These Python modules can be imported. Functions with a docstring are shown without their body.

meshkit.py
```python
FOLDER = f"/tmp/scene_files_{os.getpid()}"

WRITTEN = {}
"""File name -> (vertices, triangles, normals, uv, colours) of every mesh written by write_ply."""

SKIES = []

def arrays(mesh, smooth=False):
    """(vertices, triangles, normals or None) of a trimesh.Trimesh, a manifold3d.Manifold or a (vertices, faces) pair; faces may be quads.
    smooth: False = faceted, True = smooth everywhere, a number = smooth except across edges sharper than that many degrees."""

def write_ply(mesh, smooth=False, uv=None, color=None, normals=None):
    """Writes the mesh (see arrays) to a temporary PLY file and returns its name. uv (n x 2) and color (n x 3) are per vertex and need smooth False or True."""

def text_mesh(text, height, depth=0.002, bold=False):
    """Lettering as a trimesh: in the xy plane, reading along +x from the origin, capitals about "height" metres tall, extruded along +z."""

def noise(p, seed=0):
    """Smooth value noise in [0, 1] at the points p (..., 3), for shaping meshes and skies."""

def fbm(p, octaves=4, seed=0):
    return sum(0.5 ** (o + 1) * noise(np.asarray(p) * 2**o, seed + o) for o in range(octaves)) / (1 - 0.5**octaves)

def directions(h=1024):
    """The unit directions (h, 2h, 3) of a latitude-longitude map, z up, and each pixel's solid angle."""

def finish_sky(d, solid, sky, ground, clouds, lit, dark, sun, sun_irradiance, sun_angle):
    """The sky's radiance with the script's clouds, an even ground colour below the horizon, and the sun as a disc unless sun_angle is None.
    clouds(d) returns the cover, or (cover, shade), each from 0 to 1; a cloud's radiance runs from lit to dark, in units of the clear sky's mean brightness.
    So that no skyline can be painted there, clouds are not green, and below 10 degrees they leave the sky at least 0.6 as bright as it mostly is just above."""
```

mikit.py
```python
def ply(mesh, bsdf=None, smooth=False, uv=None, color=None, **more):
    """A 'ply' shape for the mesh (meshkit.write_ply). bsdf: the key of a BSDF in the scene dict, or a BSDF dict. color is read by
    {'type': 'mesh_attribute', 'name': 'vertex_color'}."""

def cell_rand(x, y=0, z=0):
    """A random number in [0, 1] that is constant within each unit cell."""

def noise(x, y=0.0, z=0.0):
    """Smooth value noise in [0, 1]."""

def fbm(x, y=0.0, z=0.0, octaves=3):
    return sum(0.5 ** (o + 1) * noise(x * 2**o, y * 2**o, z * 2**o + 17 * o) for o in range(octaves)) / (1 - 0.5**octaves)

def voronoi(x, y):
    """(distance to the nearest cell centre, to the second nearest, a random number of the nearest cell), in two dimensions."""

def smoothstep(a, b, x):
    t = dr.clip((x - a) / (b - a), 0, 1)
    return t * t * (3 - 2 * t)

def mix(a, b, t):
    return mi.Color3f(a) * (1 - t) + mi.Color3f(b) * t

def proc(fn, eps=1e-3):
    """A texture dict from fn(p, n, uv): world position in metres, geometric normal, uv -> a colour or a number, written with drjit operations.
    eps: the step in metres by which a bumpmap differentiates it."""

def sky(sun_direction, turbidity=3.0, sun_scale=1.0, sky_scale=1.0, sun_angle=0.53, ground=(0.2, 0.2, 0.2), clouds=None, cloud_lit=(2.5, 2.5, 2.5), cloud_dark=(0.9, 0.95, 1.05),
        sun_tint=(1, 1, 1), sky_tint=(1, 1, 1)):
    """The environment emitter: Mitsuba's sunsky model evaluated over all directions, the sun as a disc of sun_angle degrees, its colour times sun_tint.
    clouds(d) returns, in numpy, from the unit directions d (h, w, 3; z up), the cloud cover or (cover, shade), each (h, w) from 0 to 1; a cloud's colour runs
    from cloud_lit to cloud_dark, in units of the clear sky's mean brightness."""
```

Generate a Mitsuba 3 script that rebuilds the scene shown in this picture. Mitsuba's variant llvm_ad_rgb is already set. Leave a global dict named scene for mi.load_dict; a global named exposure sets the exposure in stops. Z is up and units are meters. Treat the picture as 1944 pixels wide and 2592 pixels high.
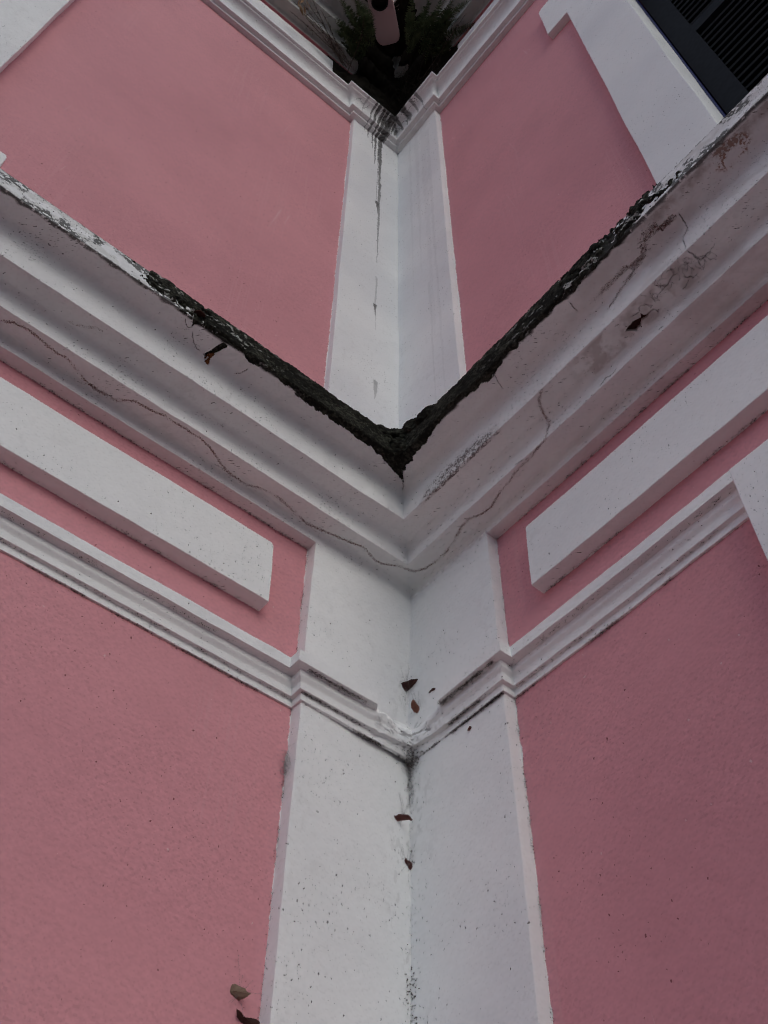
import math, random
import numpy as np, trimesh, manifold3d as m3, drjit as dr, mitsuba as mi
import mikit, meshkit
from mikit import proc, noise, fbm, voronoi, cell_rand, smoothstep, mix, ply
from shapely.geometry import Polygon

scene, labels = {}, {}
T = mi.ScalarTransform4f

# ---------------------------------------------------------------- camera, sky, exposure
CAM = np.array([-2.0, -2.3193, 0.0])
FWD = np.array([0.37733, 0.47272, 0.79634])
UP = np.array([-0.508146, -0.613208, 0.604784])
scene['camera'] = {'type': 'perspective', 'fov': 38.745, 'fov_axis': 'x', 'near_clip': 0.05, 'far_clip': 2000.0,
                   'to_world': T().look_at(origin=CAM.tolist(), target=(CAM + FWD).tolist(), up=UP.tolist())}
scene['sky'] = mikit.sky([-0.30, -1.0, 0.50], turbidity=3, sun_scale=0.30, sun_angle=40, clouds=lambda d: 1.0,
                         cloud_lit=(2.00, 2.44, 3.16), sun_tint=(0.80, 0.99, 1.34), ground=(0.05, 0.05, 0.05))
exposure = 1.73

# ---------------------------------------------------------------- materials
def coords(side):
    """Along-wall distance, height + projection (unrolled) of a point on one wing."""
    if side == 'L':
        return lambda p: (-p.x - 0.8 * p.y, p.z - 0.6 * p.y)
    return lambda p: (-p.y - 0.8 * p.x + 31.0, p.z - 0.6 * p.x + 7.0)

def along(side):
    return (lambda p: -p.x) if side == 'L' else (lambda p: -p.y)

def specks(a, v, k, dens, size, seed):
    """Little elongated flecks of dirt: 1 inside a fleck."""
    ca, cv = dr.floor(a * k), dr.floor(v * k)
    r1, r2, r3 = cell_rand(ca, cv, seed), cell_rand(ca, cv, seed + 1), cell_rand(ca, cv, seed + 2)
    r4, r5 = cell_rand(ca, cv, seed + 3), cell_rand(ca, cv, seed + 4)
    x, y = a * k - ca - (0.25 + 0.5 * r1), v * k - cv - (0.25 + 0.5 * r2)
    th = r3 * 3.14159
    c, s = dr.cos(th), dr.sin(th)
    u, w = c * x + s * y, c * y - s * x
    wob = 0.6 + 0.8 * noise(a * k * 9, v * k * 9, seed)
    d = dr.sqrt(u * u + w * w * (3.0 + 14.0 * r4)) / (size * (0.35 + 0.9 * r5) * wob)
    return dr.select(r4 * 0.999 + 0.001 * r1 < dens, 1 - smoothstep(0.75, 1.05, d), 0)

def segdist(a, v, pts):
    best = mi.Float(9.0)
    for (x0, y0), (x1, y1) in zip(pts[:-1], pts[1:]):
        dx, dy = x1 - x0, y1 - y0
        t = dr.clip(((a - x0) * dx + (v - y0) * dy) / (dx * dx + dy * dy), 0, 1)
        best = dr.minimum(best, dr.sqrt(dr.square(a - x0 - t * dx) + dr.square(v - y0 - t * dy)))
    return best

def principled(color, rough=0.85, spec=0.25):
    return {'type': 'principled', 'base_color': color, 'roughness': rough, 'specular': spec}

def surface(key, color, height=None, rough=0.85, spec=0.25, eps=0.0015):
    b = principled(color, rough, spec)
    if height is not None:
        b = {'type': 'bumpmap', 'arbitrary': proc(height, eps), 'scale': 1.0, 'nested': b}
    scene[key] = {'type': 'twosided', 'nested': b}

def rgb(r, g, b):
    return {'type': 'rgb', 'value': [r, g, b]}

def plaster_height(side, coarse, fine):
    co = coords(side)
    def h(p, n, uv):
        return coarse * fbm(p.x * 55, p.y * 55, p.z * 55, 3) + fine * noise(p.x * 260, p.y * 260, p.z * 260)
    return h

def white_color(side, dens=0.14, corner=1.0, streaks=(), tone=1.0):
    co = coords(side)
    off = 31.0 if side == 'R' else 0.0
    def f(p, n, uv):
        a, v = co(p)
        big = fbm(p.x * 1.3, p.y * 1.3, p.z * 1.3, 3)
        mid = fbm(p.x * 9, p.y * 9, p.z * 9, 3)
        c = mix((0.80, 0.79, 0.78), (0.71, 0.705, 0.71), smoothstep(0.3, 0.75, big))
        c = c * (tone * (0.97 + 0.05 * (mid - 0.5) + 0.09 * (fbm(p.x * 95, p.y * 95, p.z * 95, 2) - 0.5) - 0.05 * smoothstep(0.68, 0.82, noise(p.x * 150, p.y * 150, p.z * 120))))
        clump = smoothstep(0.40, 0.75, fbm(a * 5.1, v * 5.1, 3.7, 2))
        clump = clump * clump * 1.6
        dens_n = dens * (1.0 - 0.6 * smoothstep(0.4, 0.8, dr.abs(n.z)))
        s1 = specks(a, v, 42.0, dens_n * (0.05 + 1.0 * clump), 0.20, 11)
        s2 = specks(a + 3.3, v + 1.7, 85.0, dens_n * (0.1 + 1.3 * clump), 0.22, 23)
        grime = smoothstep(0.55, 0.8, fbm(a * 38, v * 30, 1.0, 3)) * smoothstep(0.52, 0.72, fbm(a * 3.1, v * 2.3, 9.0, 2))
        dist = along(side)(p)
        near = smoothstep(0.15, 0.0, dist) * corner * smoothstep(3.3, 2.6, p.z)
        g2 = near * smoothstep(0.50, 0.66, fbm(a * 70, v * 42, 4.0, 3)) * smoothstep(0.40, 0.62, fbm(a * 11, v * 5, 2.0, 2))
        s3 = specks(a, v + 0.37, 60.0, 0.45 * near * clump + 0.12 * near, 0.24, 37)
        blk = smoothstep(0.215, 0.17, dist) * smoothstep(2.545, 2.56, p.z) * smoothstep(2.76, 2.68, p.z) * corner
        scr = smoothstep(0.60, 0.70, noise(a * 55 + v * 75, v * 190 - a * 120, 3.0)) * smoothstep(0.42, 0.58, fbm(a * 22, v * 22, 8.0, 2))
        c = mix(c, (0.25, 0.235, 0.235), 0.75 * blk * scr)
        m = dr.maximum(dr.maximum(s1 * 0.85, s2 * 0.7), dr.maximum(s3 * 0.85, 0.0))
        c = mix(c, (0.33, 0.31, 0.30), 0.10 * grime + 0.35 * g2)
        c = mix(c, (0.045, 0.035, 0.035), m)
        if streaks:
            k = mi.Float(0)
            for (s0, wd, z0, z1, st) in streaks:
                wob = 0.010 * (noise(p.z * 14, s0 * 40) - 0.5) + 0.004 * (noise(p.z * 55, s0 * 90) - 0.5)
                fall = dr.clip((p.z - z0) / (z1 - z0), 0, 1)
                w = 1.65 * wd * (0.20 + 0.80 * fall) * (0.55 + 0.9 * noise(p.z * 21, s0 * 17))
                inside = dr.select((p.z > z0) & (p.z < z1), 1 - smoothstep(0.6, 1.25, dr.abs(dist - s0 + wob) / w), 0)
                k = dr.maximum(k, inside * st * (0.45 + 0.55 * dr.sqrt(fall)) * (0.8 + 0.2 * noise(a * 90, p.z * 70)))
            c = mix(c, (0.018, 0.014, 0.012), dr.clip(k, 0, 1))
        return c
    return f

def pink_color(side):
    co = coords(side)
    off = 31.0 if side == 'R' else 0.0
    def f(p, n, uv):
        a, v = co(p)
        big = fbm(p.x * 1.1 + 5, p.y * 1.1, p.z * 1.1, 3)
        mid = fbm(p.x * 14, p.y * 14, p.z * 14, 3)
        c = mix((0.615, 0.270, 0.297), (0.585, 0.254, 0.283), smoothstep(0.3, 0.7, big)) * (0.955 + 0.06 * mid)
        rough = smoothstep(0.25, 0.75, fbm(p.x * 2.6, p.y * 2.6, p.z * 2.6, 2))
        gr = fbm(p.x * 95, p.y * 95, p.z * 95, 2)
        pit = smoothstep(0.66, 0.82, noise(p.x * 150, p.y * 150, p.z * 110))
        lit = smoothstep(0.70, 0.86, noise(p.x * 130 + 9, p.y * 130, p.z * 130))
        c = c * (1.0 + (0.13 + 0.09 * rough) * (gr - 0.5) - (0.04 + 0.06 * rough) * pit + 0.05 * rough * lit)
        c = c * dr.select(p.z > 3.9, mi.Color3f(0.925, 0.945, 0.935), mi.Color3f(1.0))  # upper storey dimmed in the paint colour, standing in for weaker light there
        blot = smoothstep(0.48, 0.70, fbm(p.x * 2.1 + 3, p.y * 2.1, p.z * 1.2, 4))
        c = c * (1.0 - 0.055 * blot)
        d_ = along(side)(p)
        edge = dr.select(p.z < 3.43, {'L': 0.4984, 'R': 0.4706}[side], {'L': 0.4897, 'R': 0.4366}[side])
        smear = smoothstep(0.0015, -0.0015, d_ - edge - 0.013 * (fbm(p.z * 21, p.z * 3, 4.0, 3) - 0.38) - 0.005 * (noise(p.z * 160, 2.0) - 0.5))
        c = mix(c, (0.70, 0.68, 0.67), smear)
        brush = smoothstep(0.60, 0.85, noise(a * 130, v * 3.0, 2.0)) * smoothstep(0.42, 0.7, fbm(a * 3.0, v * 0.9, 6.0, 2))
        c = mix(c, (0.60, 0.32, 0.34), 0.18 * brush)
        clump = smoothstep(0.42, 0.70, fbm(a * 3.3, v * 3.3, 1.7, 2))
        s1 = specks(a, v, 19.0, 0.13 * (0.05 + clump), 0.095, 51)
        s2 = specks(a + 2.3, v + 1.1, 44.0, 0.12 * (0.10 + clump), 0.14, 63)
        w1 = specks(a + 7.3, v + 5.1, 13.0, 0.045, 0.07, 77)
        c = mix(c, (0.11, 0.022, 0.024), dr.maximum(s1 * 0.75, s2 * 0.5))
        c = mix(c, (0.66, 0.5, 0.5), 0.6 * w1)
        scratch = smoothstep(0.978, 0.992, noise(a * 60 + v * 9, v * 1.6, 8.0)) * smoothstep(0.5, 0.62, noise(a * 2.2, v * 2.2, 3.0))
        return mix(c, (0.62, 0.42, 0.43), 0.45 * scratch)
    return f

def stucco(p, n, uv):
    patch = smoothstep(0.25, 0.75, fbm(p.x * 2.6, p.y * 2.6, p.z * 2.6, 2))
    f = fbm(p.x * 74, p.y * 74, p.z * 74, 2)
    g = noise(p.x * 190, p.y * 190, p.z * 190)
    h = noise(p.x * 17, p.y * 17, p.z * 17)
    return (0.0008 + 0.0010 * patch) * f + 0.0004 * g + 0.0010 * h
DRIPS_L = [(0.47, .006, 8.86, 9.12, .45), (0.385, .006, 8.76, 9.12, .9), (0.345, .009, 8.66, 9.12, 1.), (0.300, .010, 8.50, 9.12, 1.), (0.268, .012, 8.20, 9.12, 1.),
           (0.220, .019, 7.55, 9.12, 1.), (0.214, .009, 6.5, 7.9, .75), (0.226, .014, 7.30, 7.52, .95), (0.215, .010, 5.78, 5.92, .9), (0.213, .006, 5.6, 6.3, .35), (0.20, .012, 4.86, 5.05, .5), (0.19, .012, 8.80, 9.12, 1.), (0.165, .012, 8.90, 9.12, 1.), (0.135, .020, 8.93, 9.12, 1.), (0.24, .004, 7.4, 9.0, .8)]
DRIPS_R = [(0.13, .017, 8.92, 9.12, 1.), (0.07, .012, 8.98, 9.12, .9), (0.225, .030, 8.93, 9.12, 1.), (0.32, .010, 8.88, 9.12, .75), (0.385, .009, 8.86, 9.12, .75), (0.19, .008, 8.90, 9.0, .7),
           (0.20, .018, 6.2, 8.86, .07), (0.28, .026, 5.3, 8.86, .07), (0.12, .012, 6.0, 8.8, .07), (0.33, .012, 4.3, 8.6, .09), (0.26, .008, 4.4, 6.0, .09)]
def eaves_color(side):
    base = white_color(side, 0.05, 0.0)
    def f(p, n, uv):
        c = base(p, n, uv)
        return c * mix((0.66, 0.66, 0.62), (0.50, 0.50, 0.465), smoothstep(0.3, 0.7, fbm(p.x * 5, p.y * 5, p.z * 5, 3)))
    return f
for side, dk in (('L', DRIPS_L), ('R', DRIPS_R)):
    surface('white_' + side, proc(white_color(side)), plaster_height(side, 0.0009, 0.0002))
    surface('stained_dim_' + side, proc(white_color(side, 0.07, 0.0, dk, 0.92)), plaster_height(side, 0.0006, 0.0002))  # black drips are real stains; the lowered tone stands in for dimmer light upstairs
    surface('eaves_' + side, proc(eaves_color(side)), plaster_height(side, 0.0006, 0.0002))
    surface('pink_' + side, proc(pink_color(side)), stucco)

def fascia_color(side, s_black, s_end):
    """The cornice: white paint; its top fascia black with algae near the corner and mottled further out."""
    base = white_color(side, 0.70, 0.0)
    co = coords(side)
    off = 31.0 if side == 'R' else 0.0
    def f(p, n, uv):
        a, v = co(p)
        out = -p.y if side == 'L' else -p.x
        c = base(p, n, uv)
        s = along(side)(p)
        top = smoothstep(0.338, 0.350, out + 0.02 * (fbm(a * 30, v * 30, 5.0, 3) - 0.5)) * smoothstep(3.70, 3.72, p.z)
        black = smoothstep(s_end, s_black, s)
        black = black * black
        pat = fbm(p.x * 22, p.y * 22, p.z * 30, 4)
        fine = fbm(p.x * 85, p.y * 85, p.z * 85, 3)
        m = smoothstep(0.70 - 0.50 * black, 0.76 - 0.50 * black, pat * 0.45 + fine * 0.55)
        m = dr.maximum(m, 0.85 * smoothstep(0.50, 0.62, fbm(s * 15, p.z * 7, 5.0, 2) + 0.30 * (fine - 0.5)) * smoothstep(0.36, 0.50, fine))
        rim = smoothstep(0.012, 0.0, dr.abs(p.z - 3.733 - 0.012 * (fine - 0.5))) * smoothstep(0.40, 0.55, fine + 0.25 * pat)
        lip = smoothstep(3.832, 3.846, p.z) * smoothstep(0.42, 0.6, fine)
        dark = mix((0.016, 0.015, 0.012), (0.055, 0.055, 0.05), smoothstep(0.5, 0.8, fine))
        m2 = dr.clip(dr.maximum(dr.maximum(m, 0.85 * rim), 0.8 * lip), 0, 1) * top
        c = mix(c, mix((0.62, 0.61, 0.58), (0.40, 0.39, 0.36), fine), 0.5 * top * smoothstep(0.45, 0.6, pat))
        if side == 'R':
            f2 = 0.45 * fbm(s * 60, p.z * 60, out * 60, 3) + 0.55 * fbm(s * 210, p.z * 150, out * 150, 2)
            st = smoothstep(0.30, 0.38, s) * smoothstep(0.86, 0.74, s) * smoothstep(0.208, 0.216, out) * smoothstep(0.25, 0.24, out) * smoothstep(3.675, 3.60, p.z + 0.03 * (pat - 0.5) + 0.10 * dr.abs(s - 0.56))
            c = mix(c, (0.30, 0.255, 0.25), 0.55 * st * smoothstep(0.30, 0.65, 0.5 * pat + 0.5 * f2))
            c = mix(c, (0.095, 0.070, 0.068), 0.85 * smoothstep(0.70 - 0.26 * st, 0.84 - 0.26 * st, f2) * smoothstep(0.02, 0.3, st))
            c = mix(c, (0.40, 0.345, 0.33), 0.34 * smoothstep(0.7, 1.5, s) * smoothstep(0.46, 0.66, fbm(p.x * 9, p.y * 6, p.z * 12, 4)))
            under = smoothstep(3.70, 3.72, p.z) * smoothstep(0.345, 0.335, out)
            bl = under * smoothstep(0.10, 0.03, dr.sqrt(dr.square(s - 2.06) + dr.square((out - 0.30) * 1.6)))
            c = mix(c, (0.22, 0.085, 0.040), 0.85 * smoothstep(0.47, 0.56, 0.55 * pat + 0.45 * f2) * smoothstep(0.0, 0.5, bl) * smoothstep(0.36, 0.56, fbm(p.x * 150, p.y * 150, p.z * 150, 2)))
            brown = under * smoothstep(1.50, 1.75, s) * smoothstep(0.285, 0.335, out + 0.05 * (pat - 0.5))
            c = mix(c, (0.26, 0.20, 0.18), 0.70 * brown * smoothstep(0.15, 0.75, 0.5 * fine + 0.5 * pat))
            craz = smoothstep(0.115, 0.125, out) * smoothstep(0.225, 0.215, out) * smoothstep(3.53, 3.545, p.z) * smoothstep(1.10, 1.25, s) * smoothstep(1.85, 1.65, s)
            c = mix(c, (0.36, 0.31, 0.29), 0.55 * craz * smoothstep(0.42, 0.60, pat))
        return mix(c, dark, m2)
    return f
surface('cornice_L', proc(fascia_color('L', 1.05, 2.05)), plaster_height('L', 0.0008, 0.0002))
surface('cornice_R', proc(fascia_color('R', 1.42, 2.00)), plaster_height('R', 0.0008, 0.0002))

def moss_color(p, n, uv):
    f1 = fbm(p.x * 120, p.y * 120, p.z * 120, 3)
    f2 = fbm(p.x * 13, p.y * 13, p.z * 13, 3)
    f3 = noise(p.x * 330, p.y * 330, p.z * 330)
    c = mix((0.010, 0.0095, 0.008), (0.050, 0.050, 0.038), smoothstep(0.42, 0.72, 0.6 * f1 + 0.4 * f2))
    c = mix(c, (0.16, 0.16, 0.145), smoothstep(0.60, 0.72, f1 * 0.6 + f2 * 0.4) * smoothstep(0.55, 0.85, f3) * 0.8)
    far = smoothstep(0.75, 1.35, dr.maximum(-p.x, -p.y))
    lich = fbm(p.x * 26, p.y * 26, p.z * 40, 3)
    c = mix(c, (0.40, 0.40, 0.375), far * smoothstep(0.60, 0.68, lich) * smoothstep(0.35, 0.55, f1))
    return c
surface('moss_crust', proc(moss_color), lambda p, n, uv: 0.004 * fbm(p.x * 140, p.y * 140, p.z * 140, 3), 0.95, 0.1)
surface('root_black', proc(lambda p, n, uv: mix((0.007, 0.006, 0.005), (0.024, 0.021, 0.016), fbm(p.x * 40, p.y * 40, p.z * 40, 3))), None, 0.95, 0.1)
surface('shutter_paint', proc(lambda p, n, uv: mix((0.005, 0.005, 0.007), (0.013, 0.0135, 0.019), fbm(p.x * 9, p.y * 60, p.z * 60, 3))), None, 0.75, 0.08)
surface('slat_paint', proc(lambda p, n, uv: mix((0.014, 0.015, 0.018), (0.030, 0.032, 0.036), fbm(p.x * 30, p.y * 5, p.z * 30, 3))), None, 0.7, 0.15)
surface('blue_paint', rgb(0.008, 0.009, 0.075), None, 0.5, 0.3)
surface('room_dark', rgb(0.003, 0.003, 0.003), None, 0.9, 0.1)
surface('spout_pink', proc(lambda p, n, uv: mix((0.76, 0.56, 0.55), (0.62, 0.42, 0.42), fbm(p.x * 9, p.y * 9, p.z * 9, 3))), None)
surface('pipe_black', rgb(0.006, 0.006, 0.007), None, 0.6, 0.2)
surface('bare_mortar', proc(lambda p, n, uv: mix((0.020, 0.010, 0.008), (0.060, 0.026, 0.020), fbm(p.x * 160, p.y * 160, p.z * 160, 3))), None, 0.95, 0.1)
surface('rust', proc(lambda p, n, uv: mix((0.055, 0.022, 0.012), (0.25, 0.10, 0.04), fbm(p.x * 140, p.y * 140, p.z * 140, 3))), None, 0.95, 0.1)
surface('crack_dark', rgb(0.05, 0.036, 0.034), None, 0.95, 0.05)
surface('mud', proc(lambda p, n, uv: mix((0.10, 0.055, 0.046), (0.27, 0.165, 0.14), noise(p.x * 210, p.y * 210, p.z * 210))), None, 0.95, 0.05)
surface('fluff_grey', rgb(0.20, 0.18, 0.18), None, 0.95, 0.05)
surface('leaf_dark', proc(lambda p, n, uv: mix((0.022, 0.008, 0.007), (0.060, 0.022, 0.018), fbm(p.x * 90, p.y * 90, p.z * 90, 3))), None, 0.7, 0.2)
surface('leaf_tan', proc(lambda p, n, uv: mix((0.20, 0.085, 0.060), (0.11, 0.042, 0.030), fbm(p.x * 110, p.y * 110, p.z * 110, 3))), None, 0.7, 0.2)
surface('leaf_red', proc(lambda p, n, uv: mix((0.11, 0.040, 0.032), (0.055, 0.018, 0.015), fbm(p.x * 110, p.y * 110, p.z * 110, 3))), None, 0.7, 0.2)
surface('leaf_olive', proc(lambda p, n, uv: mix((0.24, 0.17, 0.12), (0.15, 0.085, 0.06), fbm(p.x * 80, p.y * 80, p.z * 80, 3))), None, 0.7, 0.2)
for key, c in (('leaf_dark', (0.10, 0.04, 0.03)), ('leaf_tan', (0.26, 0.12, 0.085)), ('leaf_red', (0.17, 0.07, 0.055)), ('leaf_olive', (0.30, 0.22, 0.16))):
    surface(key + '_vein', rgb(*c), None, 0.7, 0.2)
surface('leaf_straw', proc(lambda p, n, uv: mix((0.22, 0.12, 0.05), (0.12, 0.06, 0.03), noise(p.x * 50, p.y * 50, p.z * 50))), None, 0.7, 0.2)
surface('twig_brown', rgb(0.030, 0.018, 0.014), None, 0.9, 0.1)
scene['fern_leaf'] = {'type': 'principledthin', 'base_color': proc(lambda p, n, uv: mix((0.030, 0.048, 0.022), (0.085, 0.105, 0.055), noise(p.x * 30, p.y * 30, p.z * 30))), 'roughness': 0.6, 'diff_trans': 0.5}
surface('mud_dark', proc(lambda p, n, uv: mix((0.045, 0.022, 0.018), (0.13, 0.062, 0.05), noise(p.x * 210, p.y * 210, p.z * 210))), None, 0.95, 0.05)
surface('ground_stone', proc(lambda p, n, uv: mix((0.05, 0.05, 0.046), (0.032, 0.032, 0.03), fbm(p.x * 2, p.y * 2, 0.0, 4))), None)
surface('roof_tile', rgb(0.20, 0.09, 0.06), None)

# ---------------------------------------------------------------- shape helpers
def P(side, s, d, z):
    s, d, z = np.broadcast_arrays(np.asarray(s, float), np.asarray(d, float), np.asarray(z, float))
    return np.stack([-s, -d, z], -1) if side == 'L' else np.stack([-d, -s, z], -1)

def wobble(v, amp=1.0):
    """Hand-run plaster: every surface and arris wanders by a few millimetres."""
    v = np.asarray(v, float)
    out = np.zeros_like(v)
    for k in range(3):
        out[..., k] = 0.0060 * (meshkit.noise(v * 2.0, 5 + k) - 0.5) + 0.0026 * (meshkit.noise(v * 11, 15 + k) - 0.5) + 0.0013 * (meshkit.noise(v * 60, 25 + k) - 0.5)
    return v + amp * out

def quads(nu, nv):
    i, j = np.meshgrid(np.arange(nu - 1), np.arange(nv - 1), indexing='ij')
    a = (i * nv + j).ravel()
    q = np.stack([a, a + nv, a + nv + 1, a + 1], 1)
    return np.vstack([q[:, [0, 1, 2]], q[:, [0, 2, 3]]])

def grid(V):
    nu, nv = V.shape[:2]
    return trimesh.Trimesh(V.reshape(-1, 3), quads(nu, nv), process=False)

def cat(ms):
    return trimesh.util.concatenate(ms)

def chamfer(prof, r=0.003, skip=()):
    """Ease every sharp bend of a profile."""
    p = np.asarray(prof, float)
    out = [p[0]]
    for i in range(1, len(p) - 1):
        a, b = p[i - 1] - p[i], p[i + 1] - p[i]
        la, lb = np.linalg.norm(a), np.linalg.norm(b)
        if la < 1e-9 or lb < 1e-9:
            continue
        cosang = np.dot(a, b) / la / lb
        if cosang > -0.8 and min(la, lb) > 2.2 * r:
            out += [p[i] + a / la * r, p[i] + (a / la + b / lb) * r * 0.28, p[i] + b / lb * r]
        else:
            out.append(p[i])
    out.append(p[-1])
    return np.array(out)

def densify(prof, step):
    p = np.asarray(prof, float)
    out = [p[0]]
    for a, b in zip(p[:-1], p[1:]):
        n = max(1, int(np.ceil(np.linalg.norm(b - a) / step)))
        out += [a + (b - a) * (k + 1) / n for k in range(n)]
    return np.array(out)

def arc(c, r, a0, a1, n=7):
    t = np.radians(np.linspace(a0, a1, n))
    return [(c[0] + r * math.cos(x), c[1] + r * math.sin(x)) for x in t]

def sweep(side, path, step=0.02, far=None, amp=1.0):
    """path: list of (s[k], d[k], z[k]) arrays over the profile, joined by straight runs sampled every step metres."""
    rows = []
    for (s0, d0, z0), (s1, d1, z1) in zip(path[:-1], path[1:]):
        s0, d0, z0, s1, d1, z1 = [np.broadcast_to(np.asarray(q, float), np.shape(path[0][2])) for q in (s0, d0, z0, s1, d1, z1)]
        L = max(np.abs(s1 - s0).max(), np.abs(d1 - d0).max(), 1e-6)
        n = max(2, int(L / step))
        if L > 3:   # far part coarse, near part fine
            t = np.concatenate([np.linspace(0, 1 - 3.0 / L, 24)[:-1], np.linspace(1 - 3.0 / L, 1, int(3.0 / step))])
        else:
            t = np.linspace(0, 1, n + 1)
        for k in (t if not rows else t[1:]):
            rows.append(P(side, s0 + (s1 - s0) * k, d0 + (d1 - d0) * k, z0 + (z1 - z0) * k))
    return grid(wobble(np.array(rows), amp))

def panel(side, s0, s1, d, z0, z1, step=0.035, amp=1.0, fine=None):
    s = np.concatenate([np.linspace(s0, min(s1, 3.2), max(2, int((min(s1, 3.2) - s0) / step)) + 1), np.linspace(3.2, s1, 20)[1:] if s1 > 3.2 else []])
    z = np.linspace(z0, z1, max(2, int((z1 - z0) / step)) + 1)
    S, Z = np.meshgrid(s, z, indexing='ij')
    D = d(S, Z) if callable(d) else np.full_like(S, d)
    return grid(wobble(P(side, S, D, Z), amp))

def slab(side, outline, d0, d1, r=0.004, seg=0.03, amp=1.0):
    """An upright plate: outline polygon in (s, z), from depth d0 to front d1, its front arris eased."""
    poly = Polygon(outline)
    ring = np.array(poly.exterior.coords)[:-1]
    ring = densify(np.vstack([ring, ring[:1]]), seg)[:-1]
    inner = poly.buffer(-r, join_style=2)
    def project(pt):
        q = inner.exterior.interpolate(inner.exterior.project(pt))
        return q.x, q.y
    from shapely.geometry import Point
    ring_in = np.array([project(Point(*q)) for q in ring])
    rows = np.array([P(side, ring[:, 0], d0, ring[:, 1]), P(side, ring[:, 0], d1 - r, ring[:, 1]),
                     P(side, 0.72 * ring[:, 0] + 0.28 * ring_in[:, 0], d1 - 0.28 * r, 0.72 * ring[:, 1] + 0.28 * ring_in[:, 1]), P(side, ring_in[:, 0], d1, ring_in[:, 1])])
    rows = np.concatenate([rows, rows[:, :1]], 1)
    # face: triangulated with interior points
    b = inner.bounds
    n = [(x, z) for x in np.arange(b[0] + 0.02, b[2], 0.06) for z in np.arange(b[1] + 0.02, b[3], 0.06) if inner.buffer(-0.012).contains(Point(x, z))]
    from scipy.spatial import Delaunay
    pts = np.vstack([ring_in, np.array(n).reshape(-1, 2)])
    tri = Delaunay(pts).simplices
    cen = pts[tri].mean(1)
    big = inner.buffer(1e-6)
    area = np.abs(np.cross(pts[tri[:, 1]] - pts[tri[:, 0]], pts[tri[:, 2]] - pts[tri[:, 0]]))
    tri = tri[[big.contains(Point(*c)) for c in cen] & (area > 1e-9)]
    face = trimesh.Trimesh(wobble(P(side, pts[:, 0], d1, pts[:, 1]), amp), tri, process=False)
    return cat([grid(wobble(rows, amp)), face])

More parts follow.
